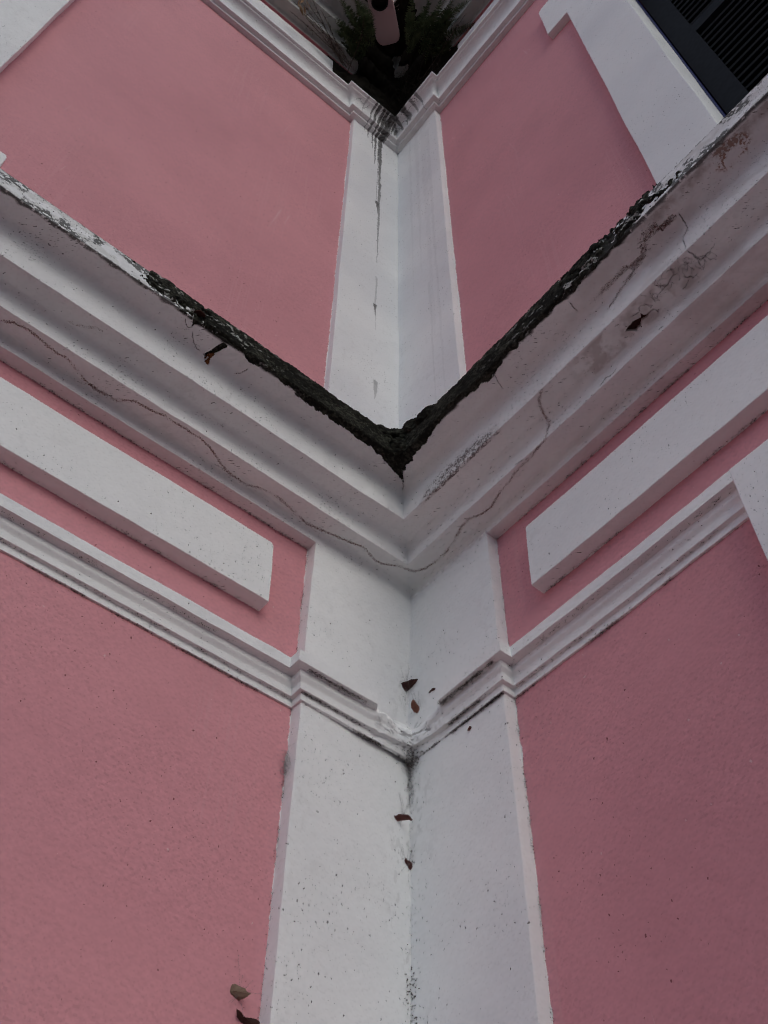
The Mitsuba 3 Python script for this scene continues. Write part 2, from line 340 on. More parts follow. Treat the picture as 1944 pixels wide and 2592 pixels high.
def box(side, s0, s1, d0, d1, z0, z1, r=0.0):
    m = trimesh.creation.box((abs(s1 - s0), abs(d1 - d0), abs(z1 - z0)))
    v = np.array(m.vertices) + [(s0 + s1) / 2, (d0 + d1) / 2, (z0 + z1) / 2]
    return trimesh.Trimesh(P(side, v[:, 0], v[:, 1], v[:, 2]), m.faces, process=False)

def tube(points, radii, sides=6):
    p = np.asarray(points, float)
    t = np.gradient(p, axis=0)
    t /= np.linalg.norm(t, axis=1, keepdims=True) + 1e-12
    ref = np.where(np.abs(t[:, 2:]) < 0.9, [[0, 0, 1.0]], [[1.0, 0, 0]])
    a = np.cross(t, ref); a /= np.linalg.norm(a, axis=1, keepdims=True) + 1e-12
    b = np.cross(t, a)
    ang = np.arange(sides + 1) * 2 * np.pi / sides
    r = np.broadcast_to(radii, (len(p),))
    V = p[:, None] + r[:, None, None] * (np.cos(ang)[None, :, None] * a[:, None] + np.sin(ang)[None, :, None] * b[:, None])
    return grid(V)

def sm(a, b, x):
    t = np.clip((x - a) / (b - a), 0, 1)
    return t * t * (3 - 2 * t)

COUNT = {}
def numbered(key):
    n = COUNT.get(key, 0)
    COUNT[key] = n + 1
    return key if n == 0 else f'{key}_{n:03d}'

def add(key, mesh, mat, label=None, category=None, group=None, kind=None, smooth=30):
    key = numbered(key)
    scene[key] = ply(mesh, mat, smooth=smooth)
    e = {k: v for k, v in (('label', label), ('category', category), ('group', group), ('kind', kind)) if v}
    if e:
        labels[key] = e
    return key

def thing(key, label, category, group=None, kind=None):
    key = numbered(key)
    labels[key] = {k: v for k, v in (('label', label), ('category', category), ('group', group), ('kind', kind)) if v}
    return key

# ---------------------------------------------------------------- ground
gv = np.array([[-600, -600, -1.62], [600, -600, -1.62], [600, 600, -1.62], [-600, 600, -1.62]])
add('ground', trimesh.Trimesh(gv, [[0, 1, 2], [0, 2, 3]], process=False), 'ground_stone', 'grey paved ground at the foot of the building', kind='structure', smooth=False)

# ---------------------------------------------------------------- building, lower storey
B = thing('building', 'pink rendered building with white pilasters and cornices meeting in an inner corner', 'building')
WID = {'L': 0.4984, 'R': 0.4706}       # pilaster width
REC = {'L': 0.0531, 'R': 0.0532}       # recess of the pink field behind the pilaster face
RECP = {'L': 0.0504, 'R': 0.0600}
CORN = {'L': -0.018, 'R': 0.006}
OTHER = {'L': 'R', 'R': 'L'}
SIDE_WORD = {'L': 'left', 'R': 'right'}
FARS = 7.0
zRA = 3.4138
# main cornice (projection, height)
c_prof = [(0, zRA), (0, 3.433)] + arc((0.035, 3.433), 0.035, 180, 95, 6)[1:] + [(0.1124, 3.4600), (0.1124, 3.512)] + arc((0.1124 + 0.045, 3.512), 0.045, 180, 95, 7)[1:] + \
    [(0.2270, 3.5600), (0.2270, 3.672)] + arc((0.2270 + 0.060, 3.672), 0.060, 180, 95, 8)[1:] + [(0.3568, 3.7350), (0.3568, 3.8470), (0.330, 3.858), (-0.06, 3.90)]
c_prof = [(a, b) for a, b in c_prof]

def closed_cornice(side, prof, base, base_other, wall_back, dz=0.0, far=FARS, s0=None):
    p = densify(chamfer(prof, 0.0022), 0.03)
    loop = np.vstack([p, [[wall_back, prof[-1][1]], [wall_back, prof[0][1]], p[:1][0]]])
    e, z = loop[:, 0], loop[:, 1] + dz
    d, d2 = base + e, base_other + e
    ts = np.concatenate([np.linspace(0, 1 - 2.6 / far, 22)[:-1], np.linspace(1 - 2.6 / far, 1, 150)])
    rows = np.array([P(side, far + (d2 - far) * t, d, z) for t in ts])
    rows = wobble(rows)
    nv = rows.shape[1] - 1                      # last equals first
    V = rows[:, :-1].reshape(-1, 3)
    f = []
    i, j = np.meshgrid(np.arange(len(ts) - 1), np.arange(nv), indexing='ij')
    a, b = i * nv + j, i * nv + (j + 1) % nv
    q = np.stack([a, b, b + nv, a + nv], -1).reshape(-1, 4)
    f = np.vstack([q[:, [0, 1, 2]], q[:, [0, 2, 3]]])
    tri = np.array(trimesh.creation.triangulate_polygon(Polygon(loop[:-1]), engine='earcut')[1])
    tv = np.array(trimesh.creation.triangulate_polygon(Polygon(loop[:-1]), engine='earcut')[0])
    from scipy.spatial import cKDTree
    idx = cKDTree(loop[:-1]).query(tv)[1]
    tri = idx[tri]
    f = np.vstack([f, tri[:, ::-1], tri + (len(ts) - 1) * nv])
    m = trimesh.Trimesh(V, f, process=False)
    m.fix_normals()
    return m

def carve(mesh, side, polys):
    """Cut pockets (spalled plaster) into a closed mesh: each is (outline in (s, d), z0, z1)."""
    M = m3.Manifold(m3.Mesh(np.asarray(mesh.vertices, np.float32), np.asarray(mesh.faces, np.uint32)))
    for outline, z0, z1 in polys:
        o = np.array(outline)
        xy = np.stack([-o[:, 0], -o[:, 1]], 1) if side == 'L' else np.stack([-o[:, 1], -o[:, 0]], 1)
        if Polygon(xy).exterior.is_ccw is False:
            xy = xy[::-1]
        tool = m3.Manifold.extrude(m3.CrossSection([xy]), z1 - z0).translate((0, 0, z0))
        M = M - tool
    r = M.to_mesh()
    return trimesh.Trimesh(r.vert_properties[:, :3], r.tri_verts, process=False)

GOUGES = {'L': [([[1.2605, 0.255], [1.2535, 0.266], [1.2432, 0.285], [1.24, 0.3017], [1.2328, 0.325], [1.2245, 0.3423], [1.204, 0.3419], [1.2016, 0.3299], [1.2096, 0.3163], [1.2143, 0.3019], [1.2187, 0.2913], [1.2267, 0.2776], [1.2349, 0.2726], [1.24, 0.2631], [1.2395, 0.2494], [1.2462, 0.2421], [1.2512, 0.2539]], 3.655, 3.757), ([[1.3727, 0.3567], [1.3701, 0.3655], [1.36, 0.3756], [1.3379, 0.3719], [1.3343, 0.3579], [1.3442, 0.343], [1.3525, 0.3344], [1.3548, 0.3207], [1.357, 0.3155], [1.3602, 0.3332]], 3.70, 3.775)], 'R': [([[1.3991, 0.1587], [1.4187, 0.1666], [1.4358, 0.1662], [1.446, 0.1696], [1.4668, 0.1622], [1.4782, 0.1595], [1.4842, 0.1679], [1.4847, 0.1815], [1.4882, 0.1666], [1.4892, 0.1583], [1.499, 0.1522], [1.5106, 0.1536], [1.5289, 0.1513], [1.5337, 0.1434], [1.5194, 0.1483], [1.5076, 0.1485], [1.4947, 0.1418], [1.4825, 0.1454], [1.4719, 0.1471], [1.4577, 0.1373], [1.457, 0.1328], [1.4433, 0.1367], [1.433, 0.1312], [1.4213, 0.1431], [1.41, 0.1535]], 3.49, 3.572)]}

for side in 'LR':
    t, w, o = REC[side], WID[side], OTHER[side]
    # pink field: from the ground up to the soffit of its recess under the cornice
    zs = np.concatenate([np.linspace(-1.62, -0.2, 12)[:-1], np.linspace(-0.2, zRA, 110)])
    zz = np.concatenate([zs, [zRA + 0.03]])
    dd = np.full(len(zz), -t)
    far = 1.83 if side == 'R' else FARS
    sv = np.concatenate([np.linspace(w - 0.06, 3.0, 80), np.linspace(3.0, FARS, 16)[1:]])
    add(B + '__wall', grid(wobble(np.array([P(side, s, dd, zz) for s in sv]))), 'pink_' + side,
        f'pink plaster wall of the {SIDE_WORD[side]} wing below the main cornice')
    # pilaster: front face, eased arris, side face
    z = np.concatenate([np.linspace(-1.62, 0.0, 10)[:-1], np.linspace(0.0, 3.47, 120)])
    prof_s = np.concatenate([[w, w, w], [w - 0.001, w - 0.0045], np.linspace(w - 0.0045, -0.03, 22)[1:]])
    prof_d = np.concatenate([[-t - 0.01, -t / 2, -0.0045], [-0.001, 0.0], np.zeros(21)])
    S, Z = np.meshgrid(prof_s, z, indexing='ij')
    D = np.broadcast_to(prof_d[:, None], S.shape)
    k = np.clip((3.40 - Z) / 0.8, 0, 1); k = k * k * (3 - 2 * k)
    D = D + CORN[side] * (1 - S / w) * k
    add(B + '__pilaster', grid(wobble(P(side, S, D, Z))), 'white_' + side, f'white pilaster of the {SIDE_WORD[side]} wing below the main cornice')
    # cornice
    m = closed_cornice(side, c_prof, 0.0, 0.0, -0.062)
    if GOUGES[side]:
        m = carve(m, side, [(g[0], g[1], g[2]) for g in GOUGES[side]])
    add(B + '__cornice', m, 'cornice_' + side, f'weathered stepped white cornice of the {SIDE_WORD[side]} wing with a mouldy black top edge')
    # moulded band, breaking forward round the pilaster
    bp = [(-0.004, 2.5538), (0.0085, 2.5538), (0.0085, 2.5835), (0.0237, 2.5850), (0.0237, 2.614)] + [(0.0237 + 0.0125 * (x - math.sin(2 * math.pi * x) / 11), 2.614 + 0.023 * x) for x in np.linspace(0.12, 1, 7)] + \
         [(0.0362, 2.6575), (0.0665, 2.6600), (0.0665, 2.7107), (-0.004, 2.722)]
    bp = densify(chamfer(bp, 0.0014), 0.012)
    e, zb = bp[:, 0], bp[:, 1]
    path = [(FARS, -t + e, zb), (w + e, -t + e, zb), (w + e, 0.0 + e, zb), (0.26, e, zb)]
    # near the corner the moulding is lost under rough patching
    send = 0.205
    n = 60
    lump = []
    prev = sweep(side, path, 0.02)
    for s in np.linspace(0.26, -0.02, n):
        x = np.clip((send + 0.014 - s) / 0.022, 0, 1); x = x * x * (3 - 2 * x)
        tt = (zb - zb[0]) / (zb[-1] - zb[0])
        flat = np.where(zb < 2.5845, e, 0.026 - 0.031 * sm(2.635, 2.72, zb) + 0.02 * sm(0.05, 0.2, s) * sm(2.62, 2.66, zb) * sm(2.722, 2.69, zb))
        fill = 0.034 * np.exp(-(s / 0.075) ** 2)
        ed = e * (1 - x) + (flat + fill * np.sin(np.pi * np.clip(tt * 1.25, 0, 1)) ** 0.8) * x
        q = P(side, np.full_like(e, s), ed, zb)
        bump = (meshkit.fbm(q * 22, 4, 3) - 0.5) * 0.030 + (meshkit.fbm(q * 80, 3, 9) - 0.5) * 0.014
        q = P(side, np.full_like(e, s), ed + x * bump * np.sin(np.pi * np.clip(tt, 0.02, 0.98)) ** 0.5, zb)
        lump.append(q)
    m = cat([prev, grid(wobble(np.array(lump)))])
    add(B + '__band', m, 'white_' + side, f'moulded white band of the {SIDE_WORD[side]} wing, stepping round the pilaster')
    # raised blank panel in the frieze
    s0 = 0.676 if side == 'L' else 0.666
    r = 0.022 if side == 'L' else 0.006
    tl = arc((s0 + 0.013 + r, 3.232 - r), r, 180, 90, 6)
    oz = 2.9194
    add(B + '__frieze_panel', slab(side, [(s0, oz), (s0 + 0.004, oz + 0.16)] + [(a, b + 0.008) for a, b in tl] + [(FARS, 3.2516), (FARS, oz)], -t - 0.005, 0.0095, 0.0035),
        'white_' + side, f'raised white blank panel on the {SIDE_WORD[side]} pink frieze')

# ---------------------------------------------------------------- building, upper storey
UD = {'L': -0.0267, 'R': 0.0380}        # pilaster face
US = {'L': 0.0380, 'R': -0.0267}        # corner position along the wing
UW = {'L': 0.4517, 'R': 0.4633}
UT = {'L': 0.0418, 'R': 0.0514}
FR = {'L': -0.0070, 'R': 0.0380}        # frieze and eaves plane
ZU = 9.87
eaves_prof = [q for q in c_prof if q[0] < 0.33 and q[0] >= 0][:-1] + [(0.57, 3.745), (0.57, 3.86), (0.51, 3.90), (-0.06, 3.95)]
def window(side, s_in, width, ear, sill_ear):
    """White eared surround, splayed reveals and a louvred shutter; s_in: edge of the opening nearest the corner."""
    wall = UD[side] - UT[side]
    front = UD[side] + (0.0 if side == 'R' else 0.027)
    sw, zt, zb = 0.335, 7.95, 4.05
    a, b = s_in, s_in + width
    k = thing(B + '__window', None, None)
    labels.pop(k)
    zear0, zear1 = 7.687, 8.294
    out = [(a - sw, zb)] + ([(a - sw, 4.45), (a - sw - 0.265, 4.45), (a - sw - 0.265, 4.665), (a - sw - 0.255, 4.68), (a - sw, 4.68)] if sill_ear else []) + \
          [(a - sw, zear0), (a - sw - ear, zear0), (a - sw - ear, zear1 - 0.03), (a - sw - ear + 0.03, zear1)] + \
          [(b + sw + ear, zear1), (b + sw + ear, zear0), (b + sw, zear0), (b + sw, zb)]
    ring = Polygon(out).difference(Polygon([(a, zb - 1), (b, zb - 1), (b, zt), (a, zt)]))
    add(k + '__surround', slab(side, list(ring.exterior.coords)[:-1], wall - 0.01, front, 0.004, 0.05), 'stained_dim_' + side, f'plain white eared surround of the {SIDE_WORD[side]} upper window')
    rev = -0.236 if side == 'R' else -0.30
    jm = [grid(wobble(np.array([P(side, a, d, np.linspace(zb, zt, 60)) for d in np.linspace(front - 0.003, rev - 0.05, 8)]))),
          grid(wobble(np.array([P(side, b, d, np.linspace(zb, zt, 60)) for d in np.linspace(front - 0.003, rev - 0.05, 8)]))),
          grid(wobble(np.array([P(side, np.linspace(a, b, 30), d, zt) for d in np.linspace(front - 0.003, rev - 0.05, 8)])))]
    add(k + '__reveal', cat(jm), 'stained_dim_' + side)
    fr = [box(side, a + 0.001, a + 0.011, rev - 0.05, rev + 0.004, zb, zt), box(side, b - 0.016, b - 0.001, rev - 0.05, rev + 0.004, zb, zt), box(side, a + 0.016, b - 0.016, rev - 0.05, rev + 0.004, zt - 0.016, zt)]
    add(k + '__frame', cat(fr), 'blue_paint', 'thin dark blue window frame against the reveal', smooth=False)
    mid = (a + b) / 2
    for l0, l1 in ((a + 0.018, mid - 0.002), (mid + 0.002, b - 0.018)):
        st, dep = 0.13, (rev - 0.055, rev - 0.012)
        rails = [(zb, 4.35), (6.40, 6.52), (zt - 0.14, zt - 0.018)]
        ms = [box(side, l0, l0 + st, *dep, zb, zt - 0.018), box(side, l1 - st, l1, *dep, zb, zt - 0.018)] + [box(side, l0 + st, l1 - st, dep[0], dep[1] - 0.002, z0, z1) for z0, z1 in rails]
        add(k + '__shutter', cat(ms), 'shutter_paint', smooth=False)
        for z0, z1 in ((4.35, 6.40), (6.52, zt - 0.14)):
            for z in np.arange(z0 + 0.05, z1 - 0.03, 0.08):
                pts = np.array([(dep[0] + 0.002, z + 0.033), (dep[0] + 0.009, z + 0.040), (dep[1] - 0.001, z - 0.020), (dep[1] - 0.008, z - 0.029)])
                V = np.array([P(side, s, pts[[0, 1, 2, 3, 0], 0], pts[[0, 1, 2, 3, 0], 1]) for s in (l0 + st - 0.004, l1 - st + 0.004)])
                add(k + '__slat', grid(V), 'slat_paint', smooth=False)
    add(k + '__room', box(side, a - 0.1, b + 0.1, rev - 0.9, rev - 0.3, zb - 0.3, zt + 0.3), 'room_dark', smooth=False)
    return a, b, zb, zt

WIN = {'R': (2.040, 1.50, 0.178, False), 'L': (2.860, 1.50, 0.178, True)}
for side in 'LR':
    t, w, o = UT[side], UW[side], OTHER[side]
    pd, ps = UD[side], US[side]
    wd = pd - t
    a, width, ear, se = WIN[side]
    # pink field with the window opening left out
    parts = []
    for s0, s1, z0, z1 in ((ps + w - 0.06, a, 3.86, ZU), (a, a + width, 7.95, ZU), (a + width, FARS, 3.86, ZU), (a, a + width, 3.86, 4.05)):
        st = 0.05 if s0 < 1 else 0.12
        S, Z = np.meshgrid(np.linspace(s0, s1, max(2, int((s1 - s0) / st)) + 1), np.linspace(z0, z1, max(2, int((z1 - z0) / st)) + 1), indexing='ij')
        parts.append(grid(wobble(P(side, S, wd, Z))))
    sv = np.linspace(ps + w - 0.06, FARS, 120)
    parts.append(grid(wobble(np.array([P(side, s, [wd, wd + 0.03, FR[side] - 0.0008], [ZU - 0.005] * 3) for s in sv]))))
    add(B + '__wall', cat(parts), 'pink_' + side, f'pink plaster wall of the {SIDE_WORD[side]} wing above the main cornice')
    z = np.linspace(3.80, 9.93, 190)
    prof_s = np.concatenate([[w, w, w], [w - 0.001, w - 0.0045], np.linspace(w - 0.0045, -0.03, 20)[1:]]) + ps
    prof_d = np.concatenate([[-t - 0.01, -t / 2, -0.0045], [-0.001, 0.0], np.zeros(19)]) + pd
    S, Z = np.meshgrid(prof_s, z, indexing='ij')
    add(B + '__pilaster', grid(wobble(P(side, S, np.broadcast_to(prof_d[:, None], S.shape), Z))), 'stained_dim_' + side, f'white pilaster of the {SIDE_WORD[side]} wing above the main cornice')
    up = [(-0.004, 8.8386), (0.041, 8.8386), (0.041, 8.872), (0.077, 8.874), (0.077, 8.925)] + [(0.077 + 0.060 * (1 - math.cos(x)), 8.925 + 0.115 * math.sin(x) ** 0.8) for x in np.linspace(0.25, math.pi / 2, 9)] + \
         [(0.1375, 9.062), (0.160, 9.064), (0.160, 9.092), (-0.004, 9.13)]
    up = densify(chamfer(up, 0.002), 0.015)
    e, zb = up[:, 0], up[:, 1]
    do = UD[o] + e
    add(B + '__band', sweep(side, [(FARS, wd + e, zb), (ps + w + e, wd + e, zb), (ps + w + e, pd + e, zb), (do, pd + e, zb)], 0.02), 'stained_dim_' + side,
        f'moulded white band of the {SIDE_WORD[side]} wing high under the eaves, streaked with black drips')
    add(B + '__frieze_panel', slab(side, [(0.768, 9.38), (0.774, 9.72), (FARS, 9.72), (FARS, 9.38)], wd - 0.005, FR[side] + 0.0095, 0.0035), 'stained_dim_' + side,
        f'raised white blank panel high on the {SIDE_WORD[side]} frieze')
    m = closed_cornice(side, eaves_prof, FR[side], FR[o], -0.10, dz=ZU - zRA)
    add(B + '__cornice', m, 'eaves_' + side, f'white stepped eaves cornice of the {SIDE_WORD[side]} wing')
    window(side, a, width, ear, se)
    # roof behind the eaves
    add(B + '__roof', box(side, -5.0, FARS, -5.0, 0.30, 10.34, 10.50), 'roof_tile', smooth=False)
    add(B + '__end_wall', box(side, FARS, FARS + 0.2, -5.0, 0.0, -1.62, 10.34), 'pink_' + side, smooth=False)

# lower window of the right wing: only its plain white surround shows
k = B + '__door'
a, b = 1.835, 2.95
out = [(1.4965, -1.62), (1.4965, 2.7115), (b + 0.335, 2.7115), (b + 0.335, -1.62), (b, -1.62), (b, 2.36), (a, 2.36), (a, -1.62)]
add(k + '__surround', slab('R', out, -0.06, 0.0150, 0.004, 0.05), 'white_R', 'plain white door surround joined to the moulded band')
add(k + '__leaf', box('R', a, b, -0.30, -0.051, -1.62, 2.36), 'shutter_paint', smooth=False)

# ---------------------------------------------------------------- moss on the cornice edge
def crust(side, prof, s_of, smax, mask, lump, step=0.005, base=(0.0, 0.0), sink=0.004):
    p = densify(prof, step)
    tan = np.gradient(p, axis=0); tan /= np.linalg.norm(tan, axis=1, keepdims=True) + 1e-9
    nor = np.stack([tan[:, 1], -tan[:, 0]], 1)
    L = np.concatenate([[0], np.cumsum(np.linalg.norm(np.diff(p, axis=0), axis=1))])
    n = int(smax / step)
    rows = []
    for i in range(n + 1):
        s = s_of(p) + smax * i / n
        q = wobble(P(side, s, base[0] + p[:, 0], p[:, 1]))
        k = mask(s - s_of(p), L, L[-1], q)
        h = lump(q) * k - sink * (1 - k)
        nv = P(side, np.zeros(len(p)), nor[:, 0], nor[:, 1])
        rows.append(q + nv * h[:, None])
    return grid(np.array(rows))

mp = [(0.262, 3.7330), (0.3568, 3.7350), (0.3578, 3.8470), (0.325, 3.861)]
ms = []
for side, s_full, s_end in (('L', 0.80, 1.16), ('R', 0.85, 1.40)):
    def mask(s, L, total, q, side=side, s_full=s_full, s_end=s_end):
        n1 = meshkit.fbm(q * 11, 4, 3 if side == 'L' else 8); n2 = meshkit.fbm(q * 60, 3, 5)
        low = 0.086 - 0.062 * np.exp(-np.abs(s) / 0.15) - 0.075 * (n1 - 0.47) - 0.036 * (n2 - 0.5) + 0.02 * sm(s_full, s_end, s)
        return sm(-0.006, 0.006, L - low) * sm(s_end, s_end - 0.12, s + 1.3 * (n1 - 0.5) + 0.9 * (n2 - .5)) * sm(s_end + 0.22, s_end + 0.12, s)
    def lump(q):
        return 0.003 + 0.016 * meshkit.fbm(q * 34, 4, 2) * meshkit.fbm(q * 9, 2, 6) + 0.007 * meshkit.noise(q * 120, 3)
    ms.append(crust(side, mp, lambda p: p[:, 0] - 0.012, 1.75, mask, lump, 0.006))
for c, r in (((-0.345, -0.345, 3.858), (0.075, 0.075, 0.046)), ((-0.362, -0.362, 3.785), (0.050, 0.050, 0.050)), ((-0.348, -0.435, 3.866), (0.034, 0.060, 0.050)), ((-0.350, -0.53, 3.852), (0.028, 0.07, 0.040)), ((-0.43, -0.348, 3.848), (0.06, 0.030, 0.036)), ((-0.385, -0.335, 3.742), (0.040, 0.030, 0.011)), ((-0.335, -0.385, 3.742), (0.030, 0.040, 0.011))):
    ico = trimesh.creation.icosphere(5)
    v_ = np.array(ico.vertices)
    v_ = v_ * r * (0.75 + 0.6 * meshkit.fbm(v_ * 2.2 + np.array(c) * 9, 3, 4)[:, None]) + c
    v_ = v_ + np.array(ico.vertices) * 0.012 * (meshkit.fbm(v_ * 80, 3, 6)[:, None] - 0.4)
    ms.append(trimesh.Trimesh(v_, ico.faces, process=False))
add('moss', cat(ms), 'moss_crust', 'black moss crusted along the top edge of the main cornice, thickest in the corner', 'moss', kind='stuff', smooth=True)

